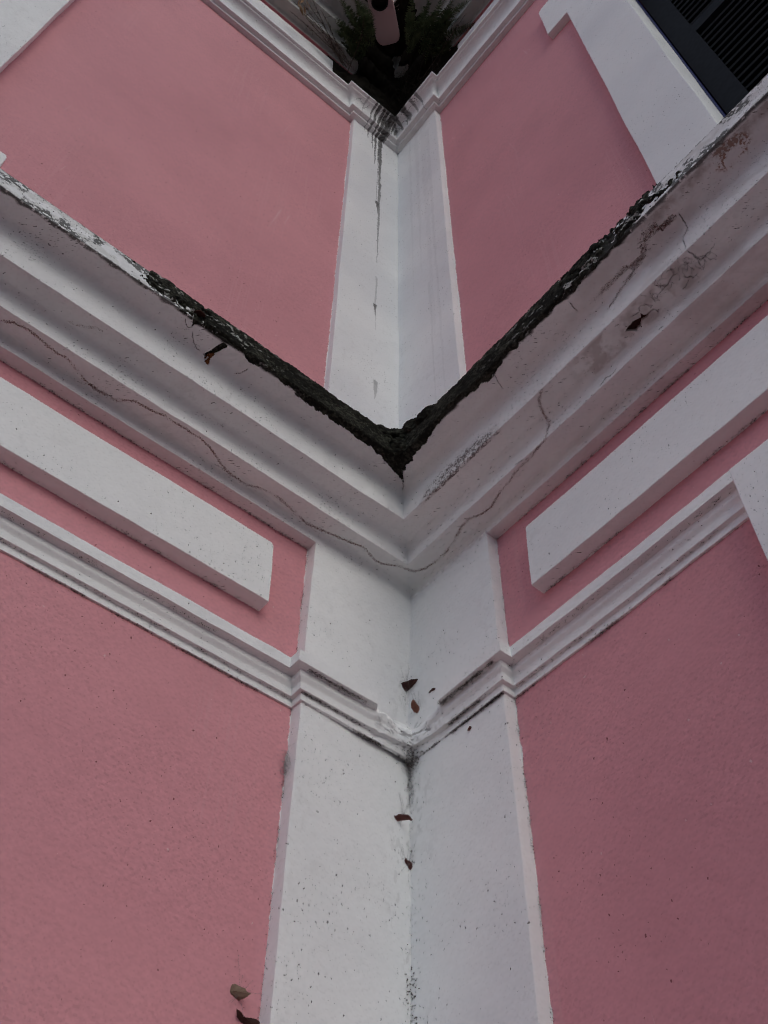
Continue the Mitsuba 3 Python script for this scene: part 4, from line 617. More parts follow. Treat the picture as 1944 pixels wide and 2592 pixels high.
CRACKS = [[[-541,-3600,7457,-529,-3598,7453,-518,-3596,7448,-508,-3594,7442,-497,-3593,7435,-488,-3592,7426,-479,-3591,7415,-472,-3589,7404,-466,-3586,7393,-461,-3585,7379,-456,-3583,7363,-456,-3575,7353,-455,-3567,7344,-455,-3559,7333,-455,-3551,7322,-455,-3541,7315,-455,-3532,7308,-455,-3522,7300,-456,-3520,7279,-456,-3518,7258,-456,-3515,7237,-457,-3513,7212,-456,-3511,7188,-457,-3508,7164,-457,-3501,7147,-457,-3493,7130],[-2,0,-10,-4,0,-9,-4,0,-9,-6,0,-8,-6,0,-8,-8,0,-6,-8,0,-6,-9,0,-5,-9,0,-5,-9,0,-3,-10,0,0,-10,0,-1,-10,0,-1,-10,0,0,-10,0,0,-10,0,0,-10,0,0,-10,0,0,-10,0,0,-10,0,0,-10,0,0,-10,0,0,-10,0,0,-10,0,0,-10,0,0,-10,0,0]],[[-451,-3504,7120,-438,-3506,7120,-425,-3508,7120,-413,-3510,7120,-400,-3512,7120,-387,-3511,7120,-375,-3511,7119,-362,-3510,7118,-349,-3513,7118,-335,-3517,7117,-322,-3520,7117,-323,-3532,7117,-324,-3543,7116,-325,-3555,7116,-326,-3567,7116,-326,-3578,7116,-327,-3590,7116,-327,-3601,7116],[0,0,-10,0,0,-10,0,0,-10,0,0,-10,0,0,-10,0,0,-10,0,0,-10,0,0,-10,0,0,-10,0,0,-10,0,0,-10,0,0,-10,0,0,-10,0,0,-10,0,0,-10,0,0,-10,0,0,-10,0,0,-10]],[[-379,-3350,7120,-380,-3338,7120,-380,-3327,7119,-381,-3315,7119,-381,-3304,7119,-382,-3292,7119,-377,-3283,7119,-371,-3273,7119,-366,-3263,7118,-361,-3254,7118,-361,-3242,7118,-360,-3229,7118,-360,-3217,7118,-359,-3205,7118,-359,-3195,7118,-359,-3185,7118,-358,-3174,7117,-358,-3164,7117,-354,-3153,7117,-350,-3143,7117,-345,-3132,7116],[0,0,-10,0,0,-10,0,0,-10,0,0,-10,0,0,-10,0,0,-10,0,0,-10,0,0,-10,0,0,-10,0,0,-10,0,0,-10,0,0,-10,0,0,-10,0,0,-10,0,0,-10,0,0,-10,0,0,-10,0,0,-10,0,0,-10,0,0,-10,0,0,-10]],[[-264,-3409,7097,-272,-3404,7103,-281,-3399,7107,-290,-3393,7112,-293,-3383,7113,-296,-3373,7114,-306,-3368,7116,-318,-3363,7117,-329,-3358,7117],[-7,0,-8,-4,0,-9,-4,0,-9,-2,0,-10,-2,0,-10,-2,0,-10,-2,0,-10,0,0,-10,0,0,-10]],[[-288,-3068,7111,-278,-3068,7107,-268,-3068,7102,-259,-3069,7094],[-4,0,-9,-4,0,-9,-6,0,-8,-6,0,-8]],[[-404,-2787,7121,-401,-2798,7121,-397,-2808,7121,-394,-2819,7120],[0,0,-10,0,0,-10,0,0,-10,0,0,-10]],[[-364,-2833,7120,-350,-2837,7119,-336,-2842,7118],[0,0,-10,-1,0,-10,-1,0,-10]],[[-287,-2759,7112,-283,-2769,7111,-280,-2780,7109,-276,-2790,7107],[-2,0,-10,-5,0,-9,-5,0,-9,-4,0,-9]],[[-227,-2999,6961,-227,-3009,6964,-227,-3020,6966,-227,-3032,6960,-227,-3044,6954],[-10,0,0,-10,0,0,-10,0,0,-10,0,0,-10,0,0]],[[-352,-2969,7124,-361,-2969,7119,-364,-2958,7119,-366,-2946,7119,-368,-2934,7119,-370,-2923,7120,-372,-2911,7120],[0,-10,0,0,-10,0,0,0,-10,0,0,-10,0,0,-10,0,0,-10,0,0,-10]],[[-643,-2616,7465,-630,-2615,7465,-616,-2614,7464,-603,-2612,7464,-590,-2611,7463,-577,-2610,7462,-563,-2610,7462,-549,-2610,7459,-536,-2610,7457],[0,0,-10,0,0,-10,0,0,-10,0,0,-10,0,0,-10,0,0,-10,-1,0,-10,-2,0,-10,-2,0,-10]],[[-223,-2427,6948,-222,-2437,6954,-222,-2448,6959,-222,-2459,6964,-223,-2470,6969,-223,-2481,6973,-224,-2492,6977,-223,-2505,6969,-223,-2517,6961,-223,-2530,6953,-223,-2542,6945,-223,-2552,6951,-224,-2563,6957,-224,-2573,6963,-224,-2582,6970,-225,-2592,6977],[-10,0,0,-10,0,0,-10,0,0,-10,0,0,-10,0,0,-10,0,0,-10,0,0,-10,0,0,-10,0,0,-10,0,0,-10,0,0,-10,0,0,-10,0,0,-10,0,0,-10,0,0,-10,0,0]],[[-650,-1757,7466,-648,-1772,7467,-645,-1788,7467,-643,-1803,7467,-628,-1795,7467,-614,-1787,7467,-599,-1779,7467,-584,-1771,7467,-567,-1768,7466,-551,-1766,7464,-535,-1764,7461,-521,-1764,7455],[0,0,-10,0,0,-10,0,0,-10,0,0,-10,0,0,-10,0,0,-10,0,0,-10,0,0,-10,0,0,-10,-2,0,-10,-2,0,-10,-4,0,-9]],[[-220,-1501,6952,-220,-1517,6946,-221,-1533,6939,-221,-1548,6934,-221,-1564,6929,-220,-1576,6926,-219,-1587,6925,-217,-1598,6924],[-10,0,0,-10,0,0,-10,0,0,-10,0,0,-10,0,0,-10,0,-3,-3,0,-10,1,0,-10]],[[-232,-1112,7066,-233,-1123,7069,-234,-1134,7072,-236,-1145,7074],[-9,0,-4,-9,0,-4,-8,0,-6,-8,0,-6]],[[-2685,-613,7467,-2676,-601,7466,-2666,-589,7465,-2656,-577,7464,-2646,-567,7463,-2637,-557,7462,-2627,-547,7459,-2618,-538,7457,-2604,-533,7454,-2591,-527,7452,-2577,-521,7449,-2566,-523,7450,-2556,-524,7450],[0,0,-10,0,-1,-10,0,-1,-10,0,-1,-10,0,-1,-10,0,-2,-10,0,-2,-10,0,-4,-9,0,-4,-9,0,-4,-9,0,-4,-9,0,-4,-9,0,-4,-9]],[[-2231,-521,7453,-2221,-529,7457,-2211,-537,7460,-2202,-545,7462,-2196,-556,7464,-2190,-567,7466,-2184,-578,7466,-2181,-590,7467,-2177,-602,7468,-2174,-614,7468],[0,-4,-9,0,-4,-9,0,-4,-9,0,-2,-10,0,-2,-10,0,0,-10,0,0,-10,0,0,-10,0,0,-10,0,0,-10]],[[-2791,-680,7469,-2783,-667,7469,-2774,-654,7468,-2766,-641,7468,-2753,-634,7467,-2741,-626,7467,-2728,-618,7467,-2721,-627,7467,-2713,-634,7470,-2706,-643,7468],[0,0,-10,0,0,-10,0,0,-10,0,0,-10,0,0,-10,0,0,-10,0,0,-10,0,0,-10,-9,-4,0,0,0,-10]],[[-594,-612,7469,-585,-598,7468,-575,-583,7468,-565,-569,7468,-555,-562,7466,-544,-555,7464,-534,-548,7462,-524,-535,7457,-514,-522,7452,-504,-510,7446,-495,-498,7439],[0,0,-10,0,0,-10,0,0,-10,0,0,-10,-2,0,-10,-2,0,-10,-4,0,-9,-4,0,-9,-6,0,-8,-6,0,-8,-6,0,-8]],[[-369,-3476,7119,-381,-3475,7120,-393,-3474,7120,-405,-3468,7121,-416,-3463,7121,-419,-3454,7121,-422,-3445,7121,-421,-3433,7121],[0,0,-10,0,0,-10,0,0,-10,0,0,-10,0,0,-10,0,0,-10,0,0,-10,0,0,-10]],[[-286,-3460,7110,-285,-3468,7110,-284,-3476,7109,-287,-3482,7111,-290,-3489,7112,-300,-3492,7114,-311,-3495,7116,-316,-3502,7117,-320,-3509,7117],[-4,0,-9,-4,0,-9,-4,0,-9,-4,0,-9,-2,0,-10,-2,0,-10,0,0,-10,0,0,-10,0,0,-10]],[[-322,-3100,7116,-331,-3102,7116,-340,-3104,7116,-350,-3106,7116,-360,-3107,7117,-373,-3106,7117,-384,-3103,7118,-396,-3099,7118],[0,0,-10,0,0,-10,0,0,-10,0,0,-10,0,0,-10,0,0,-10,0,0,-10,0,0,-10]],[[-406,-3410,7120,-418,-3408,7121,-429,-3408,7121,-435,-3415,7121,-442,-3421,7121,-451,-3429,7121,-457,-3433,7125,-457,-3435,7140],[0,0,-10,0,0,-10,0,0,-10,0,0,-10,0,0,-10,0,0,-10,-10,0,-3,-10,0,0]],[[-337,-3130,7116,-342,-3138,7116,-347,-3145,7117,-360,-3152,7117,-369,-3151,7117,-378,-3151,7118,-386,-3143,7118,-393,-3136,7118],[0,0,-10,0,0,-10,0,0,-10,0,0,-10,0,0,-10,0,0,-10,0,0,-10,0,0,-10]],[[-313,-3439,7117,-306,-3430,7116,-308,-3420,7116],[0,0,-10,-2,0,-10,-2,0,-10]],[[-322,-3322,7117,-331,-3327,7118,-340,-3333,7118,-348,-3339,7119,-359,-3345,7119,-371,-3350,7120,-383,-3355,7120],[-1,0,-10,-1,0,-10,-1,0,-10,-1,0,-10,0,0,-10,0,0,-10,0,0,-10]],[[-355,-3536,7118,-342,-3540,7117,-330,-3544,7117,-319,-3550,7116,-308,-3556,7115,-297,-3559,7113,-287,-3562,7110,-280,-3561,7107,-273,-3561,7103],[0,0,-10,0,0,-10,0,0,-10,0,0,-10,-2,0,-10,-2,0,-10,-4,0,-9,-4,0,-9,-4,0,-9]],[[-272,-3498,7103,-277,-3503,7105,-282,-3508,7108,-286,-3515,7110,-290,-3523,7111,-299,-3528,7113,-308,-3534,7115,-309,-3543,7115],[-5,0,-9,-5,0,-9,-4,0,-9,-4,0,-9,-2,0,-10,-2,0,-10,-2,0,-10,-2,0,-10]],[[-348,-3550,7117,-338,-3553,7117,-327,-3556,7116,-319,-3559,7116,-311,-3563,7116],[0,0,-10,0,0,-10,0,0,-10,0,0,-10,0,0,-10]],[[-360,-3490,7119,-352,-3482,7119,-352,-3473,7119,-351,-3463,7119,-356,-3456,7119,-361,-3448,7120,-374,-3444,7120,-382,-3444,7120,-390,-3443,7120,-398,-3449,7120,-407,-3455,7121],[0,0,-10,0,0,-10,-1,0,-10,-1,0,-10,-1,0,-10,0,0,-10,0,0,-10,0,0,-10,0,0,-10,0,0,-10,0,0,-10]],[[-384,-3281,7119,-373,-3284,7119,-358,-3286,7118],[0,0,-10,0,0,-10,0,0,-10]],[[-289,-3502,7112,-283,-3497,7109,-277,-3493,7106,-269,-3490,7102,-262,-3487,7095],[-2,0,-10,-5,0,-9,-5,0,-9,-5,0,-9,-7,0,-8]],[[-399,-3324,7120,-409,-3330,7120,-418,-3337,7120,-433,-3338,7121,-439,-3343,7121,-444,-3348,7121,-447,-3358,7121,-442,-3369,7121],[0,0,-10,0,0,-10,0,0,-10,0,0,-10,0,0,-10,0,0,-10,0,0,-10,0,0,-10]],[[-368,-3319,7119,-375,-3323,7119,-383,-3328,7119,-396,-3333,7120,-409,-3332,7120,-417,-3337,7120,-429,-3335,7121,-442,-3333,7121],[0,0,-10,0,0,-10,0,0,-10,0,0,-10,0,0,-10,0,0,-10,0,0,-10,0,0,-10]],[[-366,-3242,7118,-371,-3236,7118,-376,-3230,7118,-386,-3223,7119,-388,-3212,7119,-397,-3203,7119],[0,0,-10,0,0,-10,0,0,-10,0,0,-10,0,0,-10,0,0,-10]],[[-269,-3479,7102,-279,-3478,7107,-289,-3477,7112,-296,-3470,7113,-304,-3464,7115,-311,-3463,7117,-318,-3463,7117,-331,-3459,7118],[-4,0,-9,-4,0,-9,-2,0,-10,-2,0,-10,-2,0,-10,-2,0,-10,0,0,-10,-1,0,-10]],[[-392,-3529,7119,-382,-3523,7119,-372,-3516,7119,-360,-3518,7118,-347,-3519,7118,-338,-3512,7117,-330,-3505,7117,-321,-3499,7117,-310,-3497,7116,-300,-3495,7114],[0,0,-10,0,0,-10,0,0,-10,0,0,-10,0,0,-10,0,0,-10,0,0,-10,0,0,-10,-2,0,-10,-2,0,-10]],[[-386,-3324,7119,-393,-3332,7120,-399,-3340,7120,-406,-3344,7120,-413,-3348,7120,-426,-3344,7121,-436,-3341,7121,-447,-3338,7121,-455,-3338,7122,-457,-3335,7134,-457,-3338,7148,-457,-3342,7163],[0,0,-10,0,0,-10,0,0,-10,0,0,-10,0,0,-10,0,0,-10,0,0,-10,0,0,-10,-4,0,-9,-10,0,0,-10,0,0,-10,0,0]],[[-389,-3502,7120,-378,-3502,7119,-369,-3503,7119,-359,-3505,7119,-348,-3504,7118,-338,-3504,7117,-328,-3503,7117],[0,0,-10,0,0,-10,0,0,-10,0,0,-10,0,0,-10,0,0,-10,0,0,-10]],[[-400,-3131,7118,-393,-3133,7118,-386,-3135,7118,-377,-3131,7117,-367,-3127,7117,-359,-3122,7117,-351,-3117,7116,-338,-3117,7116],[0,0,-10,0,0,-10,0,0,-10,0,0,-10,0,0,-10,0,0,-10,0,0,-10,0,0,-10]],[[-346,-3535,7117,-353,-3530,7118,-360,-3524,7118,-361,-3513,7118,-366,-3509,7119,-371,-3504,7119],[0,0,-10,0,0,-10,0,0,-10,0,0,-10,0,0,-10,0,0,-10]],[[-364,-3204,7118,-370,-3212,7118,-368,-3218,7118,-366,-3224,7118,-362,-3230,7118,-358,-3236,7118,-348,-3242,7117],[0,0,-10,0,0,-10,0,0,-10,0,0,-10,0,0,-10,0,0,-10,0,0,-10]],[[-321,-3210,7117,-325,-3220,7117,-328,-3232,7117,-331,-3242,7116,-334,-3252,7117,-341,-3262,7117,-347,-3271,7117,-346,-3278,7118,-346,-3286,7118],[0,0,-10,0,0,-10,0,0,-10,0,0,-10,0,0,-10,0,0,-10,0,0,-10,0,0,-10,0,0,-10]],[[-278,-3406,7106,-273,-3416,7104,-268,-3427,7101,-261,-3432,7096,-255,-3437,7090],[-5,0,-9,-5,0,-9,-6,0,-8,-6,0,-8,-6,0,-8]],[[-296,-3374,7114,-306,-3372,7116,-321,-3374,7118,-332,-3378,7118,-341,-3378,7119,-350,-3378,7119,-359,-3384,7119,-367,-3391,7120,-369,-3400,7120],[-2,0,-10,-2,0,-10,0,0,-10,0,0,-10,0,0,-10,0,0,-10,0,0,-10,0,0,-10,0,0,-10]],[[-399,-3455,7120,-397,-3443,7120,-394,-3435,7120,-390,-3427,7120,-382,-3425,7120,-374,-3423,7120,-370,-3414,7120,-367,-3406,7119],[0,0,-10,0,0,-10,0,0,-10,0,0,-10,0,0,-10,0,0,-10,0,0,-10,0,0,-10]],[[-304,-3486,7115,-309,-3491,7116,-315,-3496,7117,-325,-3497,7117,-333,-3505,7117,-340,-3514,7117],[-2,0,-10,-2,0,-10,0,0,-10,0,0,-10,0,0,-10,0,0,-10]],[[-386,-3141,7118,-385,-3132,7118,-385,-3123,7118,-380,-3116,7117,-376,-3109,7117,-362,-3107,7117,-349,-3110,7116,-336,-3112,7116,-328,-3120,7116,-320,-3128,7116],[0,0,-10,0,0,-10,0,0,-10,0,0,-10,0,0,-10,0,0,-10,0,0,-10,0,0,-10,0,0,-10,0,0,-10]],[[-383,-2999,7119,-373,-2992,7119,-363,-2986,7118,-349,-2984,7118],[0,0,-10,0,0,-10,0,0,-10,0,0,-10]],[[-330,-3118,7116,-340,-3123,7116,-345,-3133,7116,-345,-3142,7117],[0,0,-10,0,0,-10,0,0,-10,0,0,-10]],[[-383,-3488,7120,-375,-3483,7120,-367,-3478,7119,-363,-3469,7119,-358,-3461,7119],[0,0,-10,0,0,-10,0,0,-10,0,0,-10,-1,0,-10]],[[-369,-3041,7117,-362,-3048,7117,-354,-3055,7117,-342,-3058,7117,-333,-3066,7116,-326,-3073,7116,-319,-3079,7116],[0,0,-10,0,0,-10,0,0,-10,0,0,-10,0,0,-10,0,0,-10,0,0,-10]],[[-413,-3356,7121,-416,-3364,7121,-427,-3370,7121],[0,0,-10,0,0,-10,0,0,-10]],[[-288,-3553,7110,-283,-3561,7108,-277,-3570,7105,-275,-3578,7104,-272,-3586,7103,-264,-3592,7097,-256,-3599,7090],[-2,0,-10,-4,0,-9,-4,0,-9,-5,0,-9,-5,0,-9,-7,0,-8,-6,0,-8]],[[-385,-3386,7120,-377,-3393,7120,-369,-3401,7120,-358,-3402,7119,-347,-3403,7119,-340,-3407,7118,-334,-3411,7118],[0,0,-10,0,0,-10,0,0,-10,0,0,-10,0,0,-10,0,0,-10,0,0,-10]],[[-335,-3494,7117,-336,-3485,7118,-337,-3475,7118,-338,-3465,7118],[0,0,-10,0,0,-10,0,0,-10,-1,0,-10]],[[-385,-3190,7118,-399,-3193,7119,-408,-3193,7119,-418,-3193,7119,-426,-3193,7120,-434,-3193,7120,-443,-3201,7120,-452,-3207,7121,-454,-3215,7121,-455,-3224,7122],[0,0,-10,0,0,-10,0,0,-10,0,0,-10,0,0,-10,0,0,-10,0,0,-10,-4,0,-9,-4,0,-9,-4,0,-9]],[[-307,-3575,7115,-310,-3583,7115,-314,-3590,7115,-322,-3598,7115,-329,-3606,7116,-332,-3614,7115,-328,-3625,7115,-330,-3633,7116,-333,-3641,7116,-340,-3649,7116,-347,-3657,7116],[-2,0,-10,0,0,-10,0,0,-10,0,0,-10,0,0,-10,0,0,-10,0,0,-10,0,0,-10,0,0,-10,0,0,-10,0,0,-10]],[[-385,-3040,7118,-374,-3045,7117,-362,-3050,7117,-351,-3049,7117,-339,-3048,7117,-326,-3049,7116,-313,-3051,7116],[0,0,-10,0,0,-10,0,0,-10,0,0,-10,0,0,-10,0,0,-10,0,0,-10]],[[-351,-3114,7116,-351,-3126,7117,-351,-3137,7117,-341,-3146,7117,-331,-3155,7117,-332,-3164,7117],[0,0,-10,0,0,-10,0,0,-10,0,0,-10,0,0,-10,0,0,-10]],[[-325,-3341,7117,-328,-3334,7117,-331,-3326,7117,-328,-3317,7117],[-1,0,-10,-1,0,-10,-1,0,-10,0,0,-10]],[[-335,-3443,7118,-328,-3438,7118,-321,-3433,7117,-314,-3427,7117,-308,-3421,7116,-304,-3414,7115,-291,-3412,7112],[0,0,-10,0,0,-10,0,0,-10,0,0,-10,-2,0,-10,-2,0,-10,-2,0,-10]],[[-279,-3534,7106,-289,-3535,7111,-301,-3536,7114,-308,-3536,7115,-315,-3536,7116,-322,-3534,7116,-330,-3532,7117,-336,-3528,7117,-343,-3524,7117,-347,-3517,7118,-351,-3509,7118,-351,-3502,7118,-352,-3495,7118],[-4,0,-9,-2,0,-10,-2,0,-10,-2,0,-10,0,0,-10,0,0,-10,0,0,-10,0,0,-10,0,0,-10,0,0,-10,0,0,-10,0,0,-10,0,0,-10]],[[-378,-3412,7120,-375,-3424,7120,-374,-3435,7120,-372,-3446,7120,-374,-3454,7120,-376,-3462,7120,-387,-3466,7120,-398,-3471,7120],[0,0,-10,0,0,-10,0,0,-10,0,0,-10,0,0,-10,0,0,-10,0,0,-10,0,0,-10]],[[-370,-3054,7117,-368,-3045,7117,-366,-3036,7117,-372,-3030,7118,-377,-3023,7118,-382,-3017,7119,-387,-3011,7119,-385,-2999,7119,-382,-2993,7119,-379,-2986,7119],[0,0,-10,0,0,-10,0,0,-10,0,0,-10,0,0,-10,0,0,-10,0,0,-10,0,0,-10,0,0,-10,0,0,-10]],[[-431,-3253,7121,-442,-3261,7121,-446,-3269,7121,-449,-3277,7121,-454,-3287,7122,-457,-3296,7125],[0,0,-10,0,0,-10,0,0,-10,0,0,-10,-4,0,-9,-9,0,-4]],[[-329,-3203,7117,-330,-3195,7117,-331,-3186,7117,-337,-3177,7117],[0,0,-10,0,0,-10,0,0,-10,0,0,-10]],[[-353,-3524,7118,-354,-3515,7118,-361,-3508,7119,-368,-3501,7119],[0,0,-10,0,0,-10,0,0,-10,0,0,-10]],[[-401,-3439,7120,-392,-3440,7120,-382,-3441,7120,-376,-3437,7120,-369,-3433,7120,-362,-3427,7119,-354,-3421,7119,-345,-3415,7119,-336,-3408,7118,-334,-3401,7118,-332,-3393,7118],[0,0,-10,0,0,-10,0,0,-10,0,0,-10,0,0,-10,0,0,-10,0,0,-10,0,0,-10,0,0,-10,0,0,-10,0,0,-10]],[[-308,-3129,7115,-316,-3129,7116,-324,-3130,7116,-335,-3127,7116,-346,-3124,7116,-356,-3122,7117,-367,-3121,7117],[-2,0,-10,0,0,-10,0,0,-10,0,0,-10,0,0,-10,0,0,-10,0,0,-10]],[[-397,-3433,7120,-404,-3437,7121,-411,-3442,7121,-413,-3450,7121,-415,-3457,7121,-414,-3465,7121,-413,-3474,7121],[0,0,-10,0,0,-10,0,0,-10,0,0,-10,0,0,-10,0,0,-10,0,0,-10]],[[-373,-3459,7120,-372,-3451,7120,-371,-3442,7120,-365,-3436,7120,-354,-3434,7119,-343,-3432,7119,-333,-3434,7118,-325,-3436,7118,-317,-3439,7117,-308,-3440,7116,-299,-3442,7114],[0,0,-10,0,0,-10,0,0,-10,0,0,-10,0,0,-10,0,0,-10,0,0,-10,0,0,-10,0,0,-10,-2,0,-10,-2,0,-10]],[[-402,-3201,7119,-392,-3205,7119,-380,-3201,7118,-369,-3197,7118,-358,-3201,7118,-347,-3206,7117,-342,-3215,7117,-337,-3224,7117],[0,0,-10,0,0,-10,0,0,-10,0,0,-10,0,0,-10,0,0,-10,0,0,-10,0,0,-10]],[[-285,-3377,7110,-281,-3370,7107,-279,-3362,7106,-276,-3355,7105],[-5,0,-9,-5,0,-9,-5,0,-9,-5,0,-9]],[[-413,-3159,7119,-416,-3149,7119,-419,-3140,7119,-416,-3132,7119,-412,-3125,7119,-402,-3119,7118,-391,-3113,7118,-380,-3114,7117,-368,-3114,7117],[0,0,-10,0,0,-10,0,0,-10,0,0,-10,0,0,-10,0,0,-10,0,0,-10,0,0,-10,0,0,-10]],[[-406,-3092,7119,-417,-3088,7119,-427,-3082,7119],[0,0,-10,0,0,-10,0,0,-10]],[[-403,-3092,7119,-418,-3089,7119,-423,-3083,7119,-428,-3077,7119,-439,-3073,7119,-450,-3069,7119,-456,-3065,7130,-456,-3058,7153],[0,0,-10,0,0,-10,0,0,-10,0,0,-10,0,0,-10,0,0,-10,-10,0,0,-10,0,0]],[[-331,-3068,7116,-325,-3058,7116,-320,-3047,7116,-315,-3037,7116],[0,0,-10,0,0,-10,0,0,-10,0,0,-10]],[[-417,-3203,7120,-421,-3213,7120,-424,-3223,7120,-430,-3235,7121,-426,-3244,7120,-422,-3253,7120,-413,-3261,7120,-405,-3268,7120,-400,-3273,7120,-394,-3278,7120,-394,-3287,7119,-393,-3296,7119],[0,0,-10,0,0,-10,0,0,-10,0,0,-10,0,0,-10,0,0,-10,0,0,-10,0,0,-10,0,0,-10,0,0,-10,0,0,-10,0,0,-10]],[[-328,-3283,7117,-340,-3280,7117,-352,-3276,7118,-362,-3276,7118,-371,-3276,7119,-381,-3267,7119],[0,0,-10,0,0,-10,0,0,-10,0,0,-10,0,0,-10,0,0,-10]],[[-360,-3160,7117,-359,-3169,7117,-355,-3176,7117,-351,-3183,7117],[0,0,-10,0,0,-10,0,0,-10,0,0,-10]],[[-410,-3229,7120,-406,-3223,7119,-402,-3217,7119,-392,-3211,7119,-385,-3202,7119,-378,-3192,7118],[0,0,-10,0,0,-10,0,0,-10,0,0,-10,0,0,-10,0,0,-10]],[[-415,-3350,7121,-421,-3343,7121,-427,-3335,7121,-434,-3326,7121,-441,-3318,7121,-439,-3309,7121,-438,-3300,7121],[0,0,-10,0,0,-10,0,0,-10,0,0,-10,0,0,-10,0,0,-10,0,0,-10]],[[-382,-3430,7120,-394,-3437,7120,-405,-3437,7121,-417,-3437,7121],[0,0,-10,0,0,-10,0,0,-10,0,0,-10]],[[-337,-3570,7116,-331,-3580,7116,-326,-3591,7116,-316,-3597,7115,-305,-3603,7114,-299,-3606,7113,-293,-3608,7112,-283,-3609,7109,-275,-3609,7104],[0,0,-10,0,0,-10,0,0,-10,0,0,-10,-2,0,-10,-2,0,-10,-2,0,-10,-4,0,-9,-5,0,-9]],[[-321,-3547,7116,-318,-3552,7116,-314,-3558,7116,-312,-3566,7116,-309,-3574,7115,-313,-3584,7115,-317,-3593,7115,-320,-3604,7115],[0,0,-10,0,0,-10,0,0,-10,0,0,-10,0,0,-10,0,0,-10,0,0,-10,0,0,-10]],[[-371,-3362,7120,-379,-3366,7120,-386,-3369,7120,-393,-3375,7120,-399,-3381,7121,-399,-3390,7121,-398,-3399,7120,-398,-3410,7120,-391,-3419,7120,-384,-3429,7120],[0,0,-10,0,0,-10,0,0,-10,0,0,-10,0,0,-10,0,0,-10,0,0,-10,0,0,-10,0,0,-10,0,0,-10]],[[-283,-3372,7109,-281,-3366,7107,-279,-3360,7106,-276,-3351,7105,-273,-3342,7103,-266,-3332,7099,-262,-3320,7095,-263,-3313,7096,-265,-3306,7097,-263,-3298,7096,-261,-3290,7095],[-5,0,-9,-5,0,-9,-5,0,-9,-5,0,-9,-5,0,-9,-6,0,-8,-6,0,-8,-6,0,-8,-6,0,-8,-7,0,-8,-7,0,-8]],[[-350,-3234,7118,-364,-3229,7118,-370,-3225,7118,-377,-3222,7118,-385,-3213,7119,-394,-3210,7119,-402,-3208,7119,-409,-3202,7119,-415,-3196,7119,-424,-3191,7120,-433,-3186,7120],[0,0,-10,0,0,-10,0,0,-10,0,0,-10,0,0,-10,0,0,-10,0,0,-10,0,0,-10,0,0,-10,0,0,-10,0,0,-10]]]
RUST = [-2484,-493,7448,-2479,-499,7486,-2479,-528,7455,-2469,-546,7459,-2453,-555,7462,-2461,-535,7456,-2462,-523,7452,-2460,-509,7444,-2459,-498,7437,-2449,-480,7419,-2462,-484,7423,-2471,-484,7423]
LEAVES = {"a":[[-39,22,5835],[-13.8,24.1,-18.0,19.4,-21.5,12.3,-20.3,4.1,-18.0,-1.8,-18.5,-6.5,-9.1,-13.0,5.0,-16.5,13.2,-20.6,22.6,-20.8,29.7,-21.2,26.1,-13.5,19.1,-5.3,8.5,5.3,5.0,6.4,1.4,10.0,-2.1,17.6,-9.1,20.0]],"b":[[-12,-71,5571],[-10.1,-22.4,-13.6,-18.3,-15.4,-10.0,-14.8,-3.0,-8.9,7.6,5.2,14.1,13.4,19.4,15.2,22.3,15.8,17.0,9.9,10.0,5.8,0.5,4.6,-5.3,-1.8,-12.4,-5.4,-19.4]],"c":[[-10,-241,5631],[-9.2,5.1,-4.5,-0.8,1.4,-6.1,5.5,-6.7,10.2,-3.4,6.1,0.1,0.2,1.0,-3.3,3.9,-6.3,6.8]],"d":[[-83,29,4615],[-31.4,-4.0,-23.9,-5.0,-12.0,-5.5,-8.0,-8.9,-0.1,-8.5,11.9,-7.5,16.8,-6.5,22.8,-0.5,26.0,4.0,23.3,7.0,19.8,4.5,11.9,4.5,-1.1,6.5,-12.0,7.5,-20.0,8.5,-23.9,4.0]],"e":[[-24,32,4278],[-9.9,-9.3,-6.5,-15.3,-2.5,-9.3,3.5,-7.3,10.4,-0.4,11.4,4.6,8.5,10.6,1.5,12.6,-4.5,10.6,-6.5,4.6,-5.5,-1.4]],"f":[[-1140,104,3035],[-17.8,-17.6,-10.2,-18.9,-4.3,-15.5,1.6,-12.6,13.4,-9.2,16.8,-2.4,26.9,1.8,18.5,7.7,12.6,11.1,5.9,13.6,-0.1,16.5,-8.5,16.1,-13.6,13.6,-20.3,1.8,-21.2,-5.8]],"g":[[-1072,105,2913],[-25.7,-22.4,-18.9,-19.0,-12.2,-13.5,-8.8,-5.9,-2.0,-4.2,9.8,-3.4,20.8,-0.8,27.5,3.4,29.2,10.1,26.7,20.3,9.8,21.1,-2.0,12.7,-11.3,7.6,-18.9,0.0,-24.0,-5.9]],"h":[[-3,-597,5024],[-5.5,5.5,-3.4,-0.7,0.7,-6.8,4.8,-3.8,3.8,0.3,-0.3,5.5]]}
def unpack(e):
    return np.array(e[0], float).reshape(-1, 3) / 2000.0, np.array(e[1], float).reshape(-1, 3) / 10.0

OCT = trimesh.Trimesh([[1, 0, 0], [-1, 0, 0], [0, 1, 0], [0, -1, 0], [0, 0, 1], [0, 0, -1]],
                      [[0, 2, 4], [2, 1, 4], [1, 3, 4], [3, 0, 4], [2, 0, 5], [1, 2, 5], [3, 1, 5], [0, 3, 5]], process=False)

